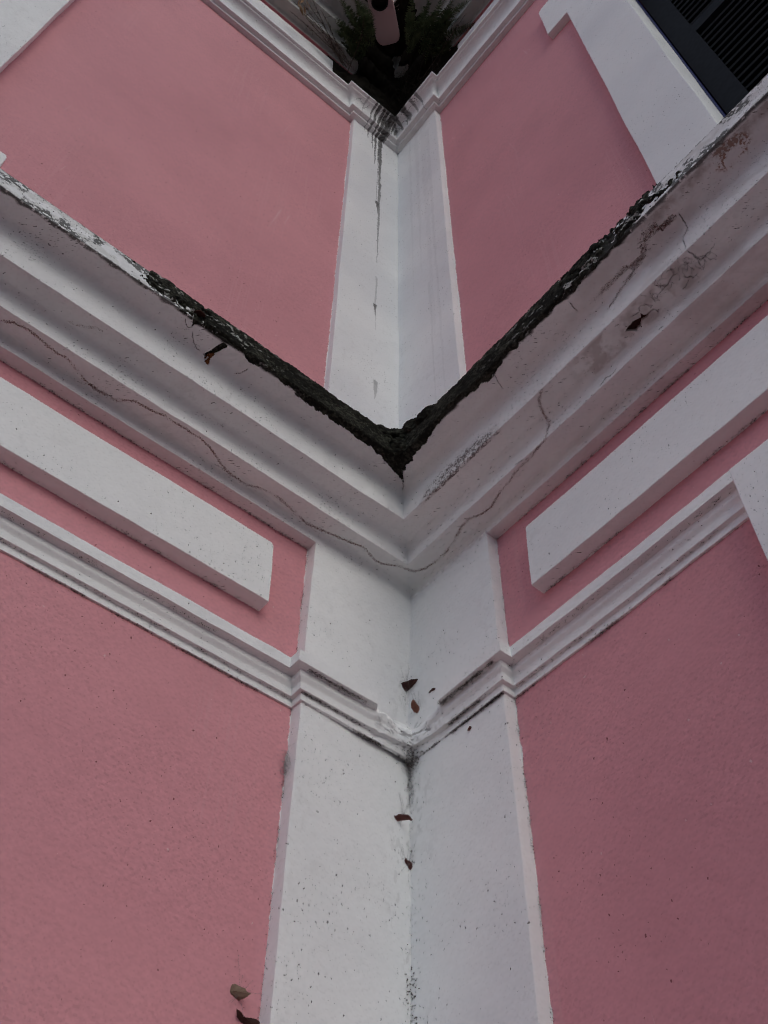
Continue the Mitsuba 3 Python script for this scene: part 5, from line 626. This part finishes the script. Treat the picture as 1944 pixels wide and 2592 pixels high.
def grains(points, normals, rad, rng, flat=0.55):
    """Crumbs lying on a surface."""
    n = len(points)
    nr = normals / np.linalg.norm(normals, axis=1, keepdims=True)
    ref = rng.normal(size=(n, 3))
    a = np.cross(nr, ref); a /= np.linalg.norm(a, axis=1, keepdims=True)
    b = np.cross(nr, a)
    r = rad * rng.uniform(0.5, 1.3, n)
    el = rng.uniform(0.7, 1.7, n)
    o = np.array(OCT.vertices)
    V = points[:, None] + r[:, None, None] * (o[None, :, :1] * (a * el[:, None])[:, None] + o[None, :, 1:2] * b[:, None] + flat * o[None, :, 2:] * nr[:, None])
    F = np.array(OCT.faces)[None] + (np.arange(n) * 6)[:, None, None]
    return trimesh.Trimesh(V.reshape(-1, 3), F.reshape(-1, 3), process=False)

def trail(key, per_m, width, rad, rng, gap=0.045, fade=None):
    p, nr = unpack(TRAILS[key])
    pts, nn = [], []
    for i in range(len(p) - 1):
        L = np.linalg.norm(p[i + 1] - p[i])
        if L > gap:
            continue
        n = max(1, int(L * per_m * (1.0 if fade is None else fade(i / len(p)))))
        t = rng.uniform(0, 1, n)[:, None]
        dirv = (p[i + 1] - p[i]) / max(L, 1e-6)
        lat = np.cross(dirv, nr[i])
        w = width if not callable(width) else width(i / len(p))
        k = np.clip(rng.normal(size=n), -2, 2) * w * 0.5
        dens = meshkit.noise((p[i] + (p[i + 1] - p[i]) * t) * 23, 4)
        keep = rng.uniform(0, 1, n) < np.clip((dens - 0.10) * 1.9, 0.22, 1)
        pts.append((p[i] + (p[i + 1] - p[i]) * t + lat * k[:, None] + nr[i] * 0.0006)[keep]); nn.append(np.repeat(nr[i][None], n, 0)[keep])
    return grains(np.vstack(pts), np.vstack(nn), rad, rng)

rng = np.random.default_rng(12)
add('termite_trail', trail('t1', 1900, 0.0068, 0.0014, rng), 'mud', 'long brown speckled mud trail winding along the cornice soffit and through the inner corner', 'mud trail', smooth=False)
add('termite_trail', trail('t2', 700, 0.006, 0.0013, rng), 'mud', 'short faint speckled mud trail high on the left cornice near the picture edge', 'mud trail', smooth=False)
add('termite_trail', cat([trail('t3', 11000, lambda u: 0.034 * (1 - u) ** 1.3 + 0.006, 0.0016, rng, fade=lambda u: max(0.12, 1.1 - 1.25 * u)), trail('t4', 5000, lambda u: 0.018 - 0.004 * u, 0.0014, rng, fade=lambda u: 1.1 - u)]), 'mud_dark',
    'dark red-brown mud trail forking down the right cornice under its black edge', 'mud trail', smooth=False)

nfine = []
for i, c in enumerate(CRACKS):
    p, nr = unpack(c)
    if len(p) < 2:
        continue
    jit = (np.stack([meshkit.noise(p * 70, 40 + k) for k in range(3)], 1) - 0.5) * 0.006
    jit -= nr * (jit * nr).sum(1, keepdims=True)
    fine = i >= 19
    r = (0.0007 if fine else 0.0013) * (0.45 + 1.1 * meshkit.noise(p * 40, 2))
    r[[0, -1]] *= 0.3
    m = tube(p + jit + nr * 0.0003, r, 4)
    if fine:
        nfine.append(m)
    else:
        add(B + '__crack', m, 'crack_dark', smooth=False)
add(B + '__crazing', cat(nfine), 'crack_dark', 'net of fine cracks in the right cornice soffit', kind='stuff', smooth=False)

# spalled pockets: bare mortar at the bottom, rust bleeding out of the left one
def plate(side, outline, z0, z1):
    poly = Polygon(outline).buffer(0.004)
    m = trimesh.creation.extrude_polygon(poly, z1 - z0, engine='earcut')
    v = np.array(m.vertices)
    return trimesh.Trimesh(P(side, v[:, 0], v[:, 1], v[:, 2] + z0), m.faces, process=False)
for side, n in (('L', 'building__cornice'), ('R', 'building__cornice_001')):
    for o, z0, z1 in GOUGES[side]:
        add(n + '__spall', plate(side, o, z1 - 0.0015, z1 + 0.004), 'bare_mortar', smooth=False)
rp = np.array(RUST, float).reshape(-1, 3) / 2000.0
pts = np.vstack([rp[rng.integers(0, len(rp), 150)] * k + rp[rng.integers(0, len(rp), 150)] * (1 - k) for k in rng.uniform(0, 1, 6)])
pts = pts + rng.normal(size=pts.shape) * 0.0018
add('building__cornice__rust_stain', grains(pts, np.repeat([[0, -0.7, -0.7]], len(pts), 0), 0.0021, rng), 'rust', 'orange rust bleeding from a hole in the left cornice', smooth=False)

# ---------------------------------------------------------------- fluff, cobweb and crumbs caught along ledges and creases
def fibres(starts, dirs, length, rad, rng, n=5):
    ms = []
    for s, d in zip(starts, dirs):
        L = length * rng.uniform(0.3, 1.2)
        v = d + rng.normal(size=3) * 0.7
        pts = [s]
        for _ in range(n - 1):
            v = v / np.linalg.norm(v) + rng.normal(size=3) * 0.55
            pts.append(pts[-1] + v / np.linalg.norm(v) * L / (n - 1))
        ms.append(tube(np.array(pts), rad * np.linspace(1, 0.4, n), 3))
    return cat(ms)

st, di, gp, gn = [], [], [], []
def line(side, f, n, nrm, clump_seed, jit=0.004, amount=1.0):
    """Scatter along s -> point; clumped."""
    for _ in range(n):
        q = f(rng.uniform())
        q = np.asarray(q).reshape(3)
        c = meshkit.fbm(q[None] * 9, 2, clump_seed)[0]
        if rng.uniform() > np.clip((c - 0.36) * 4.5, 0.03, 1) * amount:
            continue
        q = q + rng.normal(size=3) * jit
        nv = P(side, 0.0, nrm[0], nrm[1])
        if rng.uniform() < 0.40:
            st.append(q); di.append(nv)
        else:
            gp.append(q); gn.append(nv)
for side in 'LR':
    t, w = REC[side], WID[side]
    wall_s = lambda u: w + 0.01 + 2.2 * u
    line(side, lambda u: P(side, wall_s(u), -t + 0.004, 2.551), 2400, (0.7, -0.7), 3, 0.0035)
    line(side, lambda u: P(side, wall_s(u), -t + 0.016, 2.5825), 900, (0.3, -1), 5, 0.003)
    line(side, lambda u: P(side, wall_s(u), -t + 0.050, 2.6570), 900, (0.3, -1), 7, 0.004)
    line(side, lambda u: P(side, 0.06 + (w - 0.06) * u, 0.004, 2.551), 1300, (0.7, -0.7), 9, 0.0032, 1.6)
    line(side, lambda u: P(side, 0.21 + (w - 0.2) * u, 0.016, 2.5825), 600, (0.3, -1), 11, 0.003, 1.5)
    line(side, lambda u: P(side, 0.21 + (w - 0.2) * u, 0.051, 2.6570), 900, (0.3, -1), 13, 0.004, 1.6)
    line(side, lambda u: P(side, w + 0.003, -t + 0.003, 0.6 + 2.78 * u), 1300, (0.7, 0), 15, 0.003, 0.8)
    line(side, lambda u: P(side, wall_s(u), -t + 0.004, zRA - 0.003), 1500, (0.5, -0.7), 17, 0.003, 0.8)  # dirt line at the recess top, thickened to stand in for contact shade
    line(side, lambda u: P(side, 0.68 + 1.8 * u, -t + 0.006, 2.917), 1200, (0.5, -0.7), 19, 0.003, 0.8)
    line(side, lambda u: P(side, 0.02 + 1.9 * u, 0.012, 3.462), 260, (0.5, -0.7), 21, 0.004, 0.9)
    line(side, lambda u: P(side, 0.13 + 1.9 * u, 0.135, 3.552), 200, (0.5, -0.7), 23, 0.005, 0.8)
line('L', lambda u: np.array([-0.004, 0.010, 0.9 + 1.62 * u]), 900, (0.7, 0), 25, 0.010, 0.8)
line('L', lambda u: np.array([-0.006, 0.004, 2.40 + 0.14 * u]), 420, (0.7, 0), 25, 0.010, 3.0)
line('L', lambda u: np.array([-0.03 * u, -0.03 * (1 - u), 2.66 + 0.03 * u]), 60, (0.7, 0.7), 27, 0.012, 3.0)
line('L', lambda u: np.array([-0.006, -0.006, 3.35 + 0.08 * u]), 60, (1, 0), 26, 0.006, 2.0)
cq, cn = [], []
for _ in range(1500):
    z = rng.uniform(0.75, 2.56)
    c = meshkit.fbm(np.array([[z * 7, 1.0, 2.0]]), 3, 31)[0]
    if rng.uniform() < np.clip((c - 0.44) * 2.0, 0.02, 0.5):
        x = abs(rng.normal()) * 0.013 + 0.001
        cq.append([-x, 0.014, z] if rng.uniform() < 0.5 else [-0.008, 0.016 - x, z])
        cn.append([-0.7, -0.7, 0])
for _ in range(260):
    q = rng.normal(size=3) * [0.018, 0.018, 0.022] + [-0.028, -0.020, 2.555]
    cq.append(q); cn.append([-0.7, -0.7, -0.2])
corner_dirt = grains(np.array(cq), np.array(cn), 0.0023, rng, 0.8)
knot = np.array([-0.018, -0.010, 2.535]) + rng.normal(size=(110, 3)) * [0.012, 0.012, 0.035]
knot2 = np.array([-0.006, 0.002, 2.40]) + rng.normal(size=(60, 3)) * [0.008, 0.008, 0.05]
corner_web = fibres(np.vstack([knot, knot2]), np.repeat([[-0.6, -0.6, -0.4]], 170, 0), 0.022, 0.00055, rng)
add('dust_fluff', cat([corner_dirt, corner_web, fibres(np.array(st), np.array(di), 0.013, 0.00045, rng), grains(np.array(gp), np.array(gn), 0.0016, rng, 0.8)]), 'crack_dark',
    'dark dust, crumbs and cobweb threads caught along the ledges and creases, thickened as contact shade at the recess top', 'dust', kind='stuff', smooth=False)
web = np.array([-WID['L'] - 0.012, REC['L'] - 0.018, 2.30])
st2 = web + rng.normal(size=(150, 3)) * [0.007, 0.007, 0.032]
threads = []
for key in 'abdef':
    c = np.array(LEAVES[key][0], float) / 2000.0
    for _ in range(14):
        th = rng.normal(size=3) * [0.02, 0.02, 0.05] + [0, 0, 0.02]
        a_ = c + (CAM - c) / np.linalg.norm(CAM - c) * 0.012
        e_ = c + th
        side_ = 'L' if c[1] > 0 or key == 'f' else 'R'
        e_[1] = min(e_[1], 0.004 if key != 'f' else 0.05); e_[0] = min(e_[0], 0.0)
        m_ = (a_ + e_) / 2 + rng.normal(size=3) * 0.003
        threads.append(tube(np.array([a_, m_, e_]), 0.00035, 3))
add('cobweb', cat(threads), 'fluff_grey', 'fine web threads holding the dry leaves in the corner', 'cobweb', kind='stuff', smooth=False)
add('cobweb', fibres(st2, np.repeat([[-0.4, -0.7, -0.3]], 150, 0), 0.020, 0.0005, rng), 'fluff_grey', 'grey tuft of dusty cobweb on the left pilaster side below the band', 'cobweb', kind='stuff', smooth=False)

# ---------------------------------------------------------------- dry leaves caught in webs
RIGHT = np.cross(FWD, UP); RIGHT /= np.linalg.norm(RIGHT)
def leaf(key, mat, label, off, bend, tilt, sub=None, thick=0.0007):
    e = LEAVES[key]
    c = np.array(e[0], float) / 2000.0
    o = np.array(e[1], float).reshape(-1, 2)
    r = c - CAM; dist = np.linalg.norm(r) - off; r /= np.linalg.norm(r)
    ax = RIGHT - r * (RIGHT @ r); ax /= np.linalg.norm(ax)
    ay = np.cross(ax, r)
    ay = ay if ay @ UP < 0 else -ay
    sc = dist / 2764.0
    poly = Polygon(o * sc).buffer(0.0004)
    from scipy.spatial import Delaunay
    from shapely.geometry import Point
    ring = densify(np.array(poly.exterior.coords), 0.004)[:-1]
    b = poly.bounds
    inn = [(x, y) for x in np.arange(b[0], b[2], 0.004) for y in np.arange(b[1], b[3], 0.004) if poly.buffer(-0.002).contains(Point(x, y))]
    pts = np.vstack([ring, np.array(inn).reshape(-1, 2)])
    tri = Delaunay(pts).simplices
    tri = tri[[poly.buffer(1e-6).contains(Point(*q)) for q in pts[tri].mean(1)]]
    sz = np.abs(pts).max()
    m = np.cov(pts.T); w_, v_ = np.linalg.eigh(m)
    u_, l_ = pts @ v_[:, 0], pts @ v_[:, 1]
    h = bend * (u_ / sz) ** 2 * sz + tilt * l_ + 0.10 * bend * sz * np.cos(l_ / sz * 5) + 0.0035 * (meshkit.noise(np.c_[pts * 90, pts[:, :1] * 0], 7) - 0.5)
    base = CAM + r * dist
    def lay(dh):
        return base + pts[:, :1] * ax + pts[:, 1:] * ay + (h + dh)[:, None] * r
    nb = len(ring); i = np.arange(nb); j = (i + 1) % nb; n = len(pts)
    F = np.vstack([tri, tri[:, ::-1] + n, np.stack([i, j, j + n], 1), np.stack([i, j + n, i + n], 1)])
    mesh = trimesh.Trimesh(np.vstack([lay(0), lay(thick)]), F, process=False)
    k = add('dry_leaf', mesh, mat, label, 'leaf', 'dry leaves caught on the walls', smooth=False)
    # midrib
    order = np.argsort(l_)[[0, -1]]
    t = np.linspace(0.04, 0.96, 8)[:, None]
    mid = pts[order[0]] * (1 - t) + pts[order[1]] * t
    hm = bend * ((mid @ v_[:, 0]) / sz) ** 2 * sz + tilt * (mid @ v_[:, 1]) + 0.10 * bend * sz * np.cos((mid @ v_[:, 1]) / sz * 5)
    add(k + '__midrib', tube(base + mid[:, :1] * ax + mid[:, 1:] * ay + (hm - 0.0012)[:, None] * r, 0.0006, 4), mat + '_vein', smooth=False)
    return k
leaf('a', 'leaf_dark', 'large dark brown curled leaf stuck in the corner above the broken band', 0.020, 0.7, 0.25)
leaf('b', 'leaf_tan', 'slender reddish tan leaf with a long stalk hanging in the corner at the band', 0.016, 0.5, -0.2)
leaf('c', 'leaf_dark', 'tiny dark curled leaf scrap by the end of the right moulded band', 0.012, 0.4, 0.1)
leaf('d', 'leaf_red', 'ragged brown leaf held edge-on in the corner of the pilasters, casting a shadow', 0.035, 0.5, 0.5)
leaf('e', 'leaf_red', 'small crumpled brown leaf clump in the corner, lowest of those between the pilasters', 0.010, 1.0, 0.2)
leaf('f', 'leaf_olive', 'pale olive curled leaf on the pink wall at the foot of the picture', 0.022, 0.9, 0.3)
leaf('g', 'leaf_dark', 'dark red-brown folded leaf at the lower picture edge, beside the left pilaster', 0.018, 0.9, -0.3)
leaf('h', 'leaf_red', 'tiny brown leaf bit dangling below the right band', 0.010, 0.4, 0.0)

# ---------------------------------------------------------------- drain spout at the eaves corner
u = np.array([-0.792, -0.611, 0.0]); v = np.array([-u[1], u[0], 0.0])
c0 = np.array([-0.432, -0.339, 0.0])
hw, L = 0.105, 0.66
out = [(0.075, hw), (L, hw), (L, -hw), (0.075, -hw)] + [(0.075 - 0.075 * math.cos(a), -hw + 0.062 - 0.062 * math.sin(a)) for a in np.linspace(math.pi / 2, 0, 7)] + \
      [(0.075 - 0.075 * math.cos(a), hw - 0.062 + 0.062 * math.sin(a)) for a in np.linspace(0, math.pi / 2, 7)]
poly = Polygon(out).buffer(0)
rows = []
for ins, z in ((0.004, 10.100), (0.0, 10.104), (0.0, 10.26)):
    ring = densify(np.array(poly.buffer(-ins).exterior.coords), 0.03)
    q = np.array([poly.buffer(-ins).exterior.interpolate(f, normalized=True).coords[0] for f in np.linspace(0, 1, 90)])
    rows.append(c0 + q[:, :1] * u + q[:, 1:] * v + [0, 0, z])
side_m = grid(np.array(rows))
bot = trimesh.creation.extrude_polygon(poly.buffer(-0.004), 0.01, engine='earcut')
bv = np.array(bot.vertices)
bot = trimesh.Trimesh(c0 + bv[:, :1] * u + bv[:, 1:2] * v + np.c_[np.zeros((len(bv), 2)), bv[:, 2] + 10.100], bot.faces, process=False)
add(B + '__spout', cat([side_m, bot]), 'spout_pink', 'pink rendered drain spout jutting from the eaves corner', smooth=40)
pc = np.array([-0.730, -0.570, 0.0])
pv = [(0.072, 10.10), (0.072, 9.99), (0.066, 9.985), (0.060, 9.99), (0.060, 10.09), (0.0, 10.09)]
ang = np.linspace(0, 2 * math.pi, 29)
add(B + '__spout__pipe', grid(np.array([[pc + [r_ * math.cos(a), r_ * math.sin(a), z_] for r_, z_ in pv] for a in ang])), 'pipe_black', 'black outlet pipe under the drain spout')

# ---------------------------------------------------------------- plants rooted in the eaves corner
mat = thing('root_mat', 'black mat of roots and rotting growth filling the corner under the eaves', 'roots')
ep = densify([(0.0, 9.12), (0.0, 9.86)] + [(a, b + ZU - zRA) for a, b in eaves_prof[1:-3]] + [(0.475, 3.742 + ZU - zRA)], 0.02)
ms = []
for side in 'LR':
    o = OTHER[side]
    def mask(s, L, total, q):
        n1 = meshkit.fbm(q * 5, 3, 4); n2 = meshkit.fbm(q * 23, 3, 6)
        dcor = np.maximum(np.abs(q[:, 0]), np.abs(q[:, 1])) if False else s
        hole = sm(0.15, 0.10, np.linalg.norm((q - [-0.21, -0.24, 10.16]) * [1, 1, 0.7], axis=1) + 0.09 * (n2 - 0.5))
        return sm(0.62, 0.40, s + 0.75 * (n1 - 0.5) + 0.35 * (n2 - 0.5) + 0.25 * sm(9.9, 10.2, q[:, 2])) * (1 - hole)
    def lump(q):
        return 0.006 + 0.075 * meshkit.fbm(q * 11, 4, 2) ** 1.6 + 0.02 * meshkit.noise(q * 60, 3)
    ms.append(crust(side, ep, lambda p: p[:, 0] + FR[o] - 0.01, 0.80, mask, lump, 0.014, (FR[side], 0), 0.012))
add(mat + '__mat', cat(ms), 'root_black', smooth=True)
rs = []
for i in range(420):
    side = 'LR'[i % 2]; o = OTHER[side]
    s = abs(rng.normal()) * 0.22 + 0.02
    z = rng.uniform(9.12, 10.1) if rng.uniform() < 0.6 else rng.uniform(9.10, 9.30)
    q = P(side, s, FR[side] + rng.uniform(0.02, 0.16), z)
    n = 9
    v_ = np.array([rng.normal() * 0.5 - 0.3, rng.normal() * 0.5 - 0.3, rng.normal() * 0.7 - 0.1]); pts = [q]
    for k in range(n):
        v_ = v_ / np.linalg.norm(v_) + rng.normal(size=3) * 0.35 + [0, 0, -0.12]
        pts.append(pts[-1] + v_ / np.linalg.norm(v_) * rng.uniform(0.012, 0.045))
    pts = np.array(pts); pts[:, :2] = np.minimum(pts[:, :2], [-0.045, -0.03])
    rs.append(tube(pts, 0.0022 * np.linspace(1, 0.4, n + 1), 3))
add(mat + '__strand', cat(rs), 'root_black', kind='stuff', smooth=False)

def frond(p0, p1, sag, leafl, rng, pairs=46):
    p0, p1 = np.array(p0), np.array(p1)
    t = np.linspace(0, 1, pairs)
    mid = (p0 + p1) / 2 + [0, 0, sag] + rng.normal(size=3) * 0.04
    C = ((1 - t)[:, None] ** 2) * p0 + (2 * t * (1 - t))[:, None] * mid + (t ** 2)[:, None] * p1
    tan = np.gradient(C, axis=0); tan /= np.linalg.norm(tan, axis=1, keepdims=True)
    up = np.array([0, 0, 1.0]) + rng.normal(size=3) * 0.35
    sd = np.cross(tan, up); sd /= np.linalg.norm(sd, axis=1, keepdims=True)
    nv = np.cross(sd, tan)
    V, F = [], []
    for i in range(2, pairs):
        L = leafl * math.sin(math.pi * (0.10 + 0.86 * t[i])) ** 0.7 * rng.uniform(0.85, 1.1)
        wd = L * 0.13
        for sg in (-1, 1):
            a = C[i] + tan[i] * rng.normal() * 0.003
            dirv = sg * sd[i] * 0.94 + tan[i] * (0.28 + 0.12 * rng.normal()) + nv[i] * rng.normal() * 0.22
            dirv /= np.linalg.norm(dirv)
            b = len(V)
            drop = np.array([0, 0, -0.16 * L])
            V += [a - tan[i] * wd, a + dirv * L * 0.55 - tan[i] * wd + nv[i] * 0.002 + drop * 0.3, a + dirv * L + drop, a + dirv * L * 0.55 + tan[i] * wd - nv[i] * 0.002 + drop * 0.3, a + tan[i] * wd]
            F += [[b, b + 1, b + 3], [b + 1, b + 2, b + 3], [b, b + 3, b + 4]]
    return cat([trimesh.Trimesh(np.array(V), F, process=False), tube(C, 0.0024 * np.linspace(1.2, 0.4, pairs), 4)])

FRONDS = [[[-0.219, -0.605, 9.85], [-0.186, -1.104, 9.75]], [[-0.263, -0.528, 9.85], [-0.289, -1.018, 9.9]], [[-0.31, -0.531, 9.85], [-0.457, -0.933, 9.85]], [[-0.295, -0.46, 9.85], [-0.319, -0.892, 9.7]], [[-0.329, -0.474, 9.85], [-0.55, -0.79, 9.95]], [[-0.222, -0.478, 9.85], [-0.156, -0.937, 9.8]], [[-0.3, -0.414, 9.85], [-0.457, -0.804, 9.75]], [[-0.143, -0.543, 9.85], [-0.141, -0.839, 9.7]], [[-0.214, -0.548, 9.85], [-0.381, -1.006, 9.6]], [[-0.159, -0.613, 9.85], [-0.262, -0.935, 9.85]], [[-0.603, -0.249, 9.85], [-1.021, -0.398, 9.9]], [[-0.609, -0.202, 9.85], [-0.963, -0.275, 9.8]], [[-0.597, -0.295, 9.85], [-0.971, -0.465, 9.95]], [[-0.576, -0.188, 9.85], [-0.924, -0.201, 9.75]], [[-0.63, -0.309, 9.85], [-0.927, -0.523, 9.8]], [[-0.582, -0.141, 9.85], [-0.856, -0.252, 9.7]], [[-0.564, -0.281, 9.85], [-0.868, -0.534, 9.65]], [[-0.583, -0.224, 9.85], [-0.926, -0.394, 9.7]]]
for name, lab, rows in (('fern', 'dark green fern fanning out to the right of the drain spout', FRONDS[:10]), ('fern', 'dark green fern bushing out to the left of the drain spout', FRONDS[10:])):
    k = thing(name, lab, 'fern')
    for p0, p1 in rows:
        add(k + '__frond', frond(p0, p1, 0.10, 0.055, rng), 'fern_leaf', smooth=False)
        if rng.uniform() < 0.6:
            j = np.array(p1) + rng.normal(size=3) * [0.14, 0.14, 0.10]
            add(k + '__frond', frond(np.array(p0) + rng.normal(size=3) * 0.05, j - 0.25 * (j - np.array(p0)), 0.06, 0.050, rng, 26), 'fern_leaf', smooth=False)

TWIGS = [[[-0.718, -0.087, 9.5], [-1.322, -0.159, 9.8]], [[-0.687, -0.091, 9.5], [-1.305, -0.192, 9.8]], [[-0.732, -0.095, 9.5], [-1.2, -0.259, 9.8]], [[-0.741, -0.128, 9.5], [-1.221, -0.222, 9.8]], [[-0.679, -0.118, 9.5], [-1.183, -0.154, 9.8]], [[-0.759, -0.114, 9.5], [-1.125, -0.242, 9.8]], [[-0.782, -0.116, 9.5], [-1.276, -0.086, 9.8]], [[-0.657, -0.116, 9.5], [-0.986, -0.196, 9.8]], [[-0.144, -0.455, 9.5], [-0.159, -1.014, 9.8]], [[-0.162, -0.399, 9.5], [-0.143, -0.746, 9.8]], [[-0.139, -0.824, 9.5], [-0.056, -0.999, 9.8]], [[-0.663, -0.071, 9.5], [-0.806, -0.503, 9.8]]]
k = thing('dry_plant', 'bare brown twigs trailing out of the eaves corner past the left cornice', 'twigs')
for p0, p1 in TWIGS:
    p0, p1 = np.array(p0), np.array(p1)
    t = np.linspace(0, 1, 14)[:, None]
    C = p0 * (1 - t) + p1 * t + np.sin(np.pi * t) * (rng.normal(size=3) * 0.03 + [0, 0, 0.03]) + np.cumsum(rng.normal(size=(14, 3)), 0) * 0.0028
    ms = [tube(C, 0.0030 * np.linspace(1.2, 0.6, 14), 4)]
    for _ in range(3):
        i = rng.integers(3, 12)
        d = rng.normal(size=3) * 0.035
        ms.append(tube(np.array([C[i], C[i] + d, C[i] + d * 2 + rng.normal(size=3) * 0.01]), [0.0018, 0.0014, 0.0008], 3))
        ms.append(grains(C[i][None] + rng.normal(size=(4, 3)) * 0.004, np.repeat([[0, 0, 1.0]], 4, 0), 0.005, rng, 0.9))
    add(k + '__stem', cat(ms), 'twig_brown', smooth=False)
ms = []
for _ in range(9):
    a = np.array([-1.26, -0.215, 9.72]) + rng.normal(size=3) * [0.03, 0.02, 0.02]
    d = np.array([0.06, 0.03, -0.16]) + rng.normal(size=3) * 0.035
    sd = np.cross(d, rng.normal(size=3)); sd /= np.linalg.norm(sd)
    ms.append(trimesh.Trimesh([a - sd * 0.004, a + d * 0.5 - sd * 0.011, a + d, a + d * 0.5 + sd * 0.011, a + sd * 0.004], [[0, 1, 3], [1, 2, 3], [0, 3, 4]], process=False))
add(k + '__dead_leaf', cat(ms), 'leaf_straw', 'yellow-brown withered leaves', kind='stuff', smooth=False)
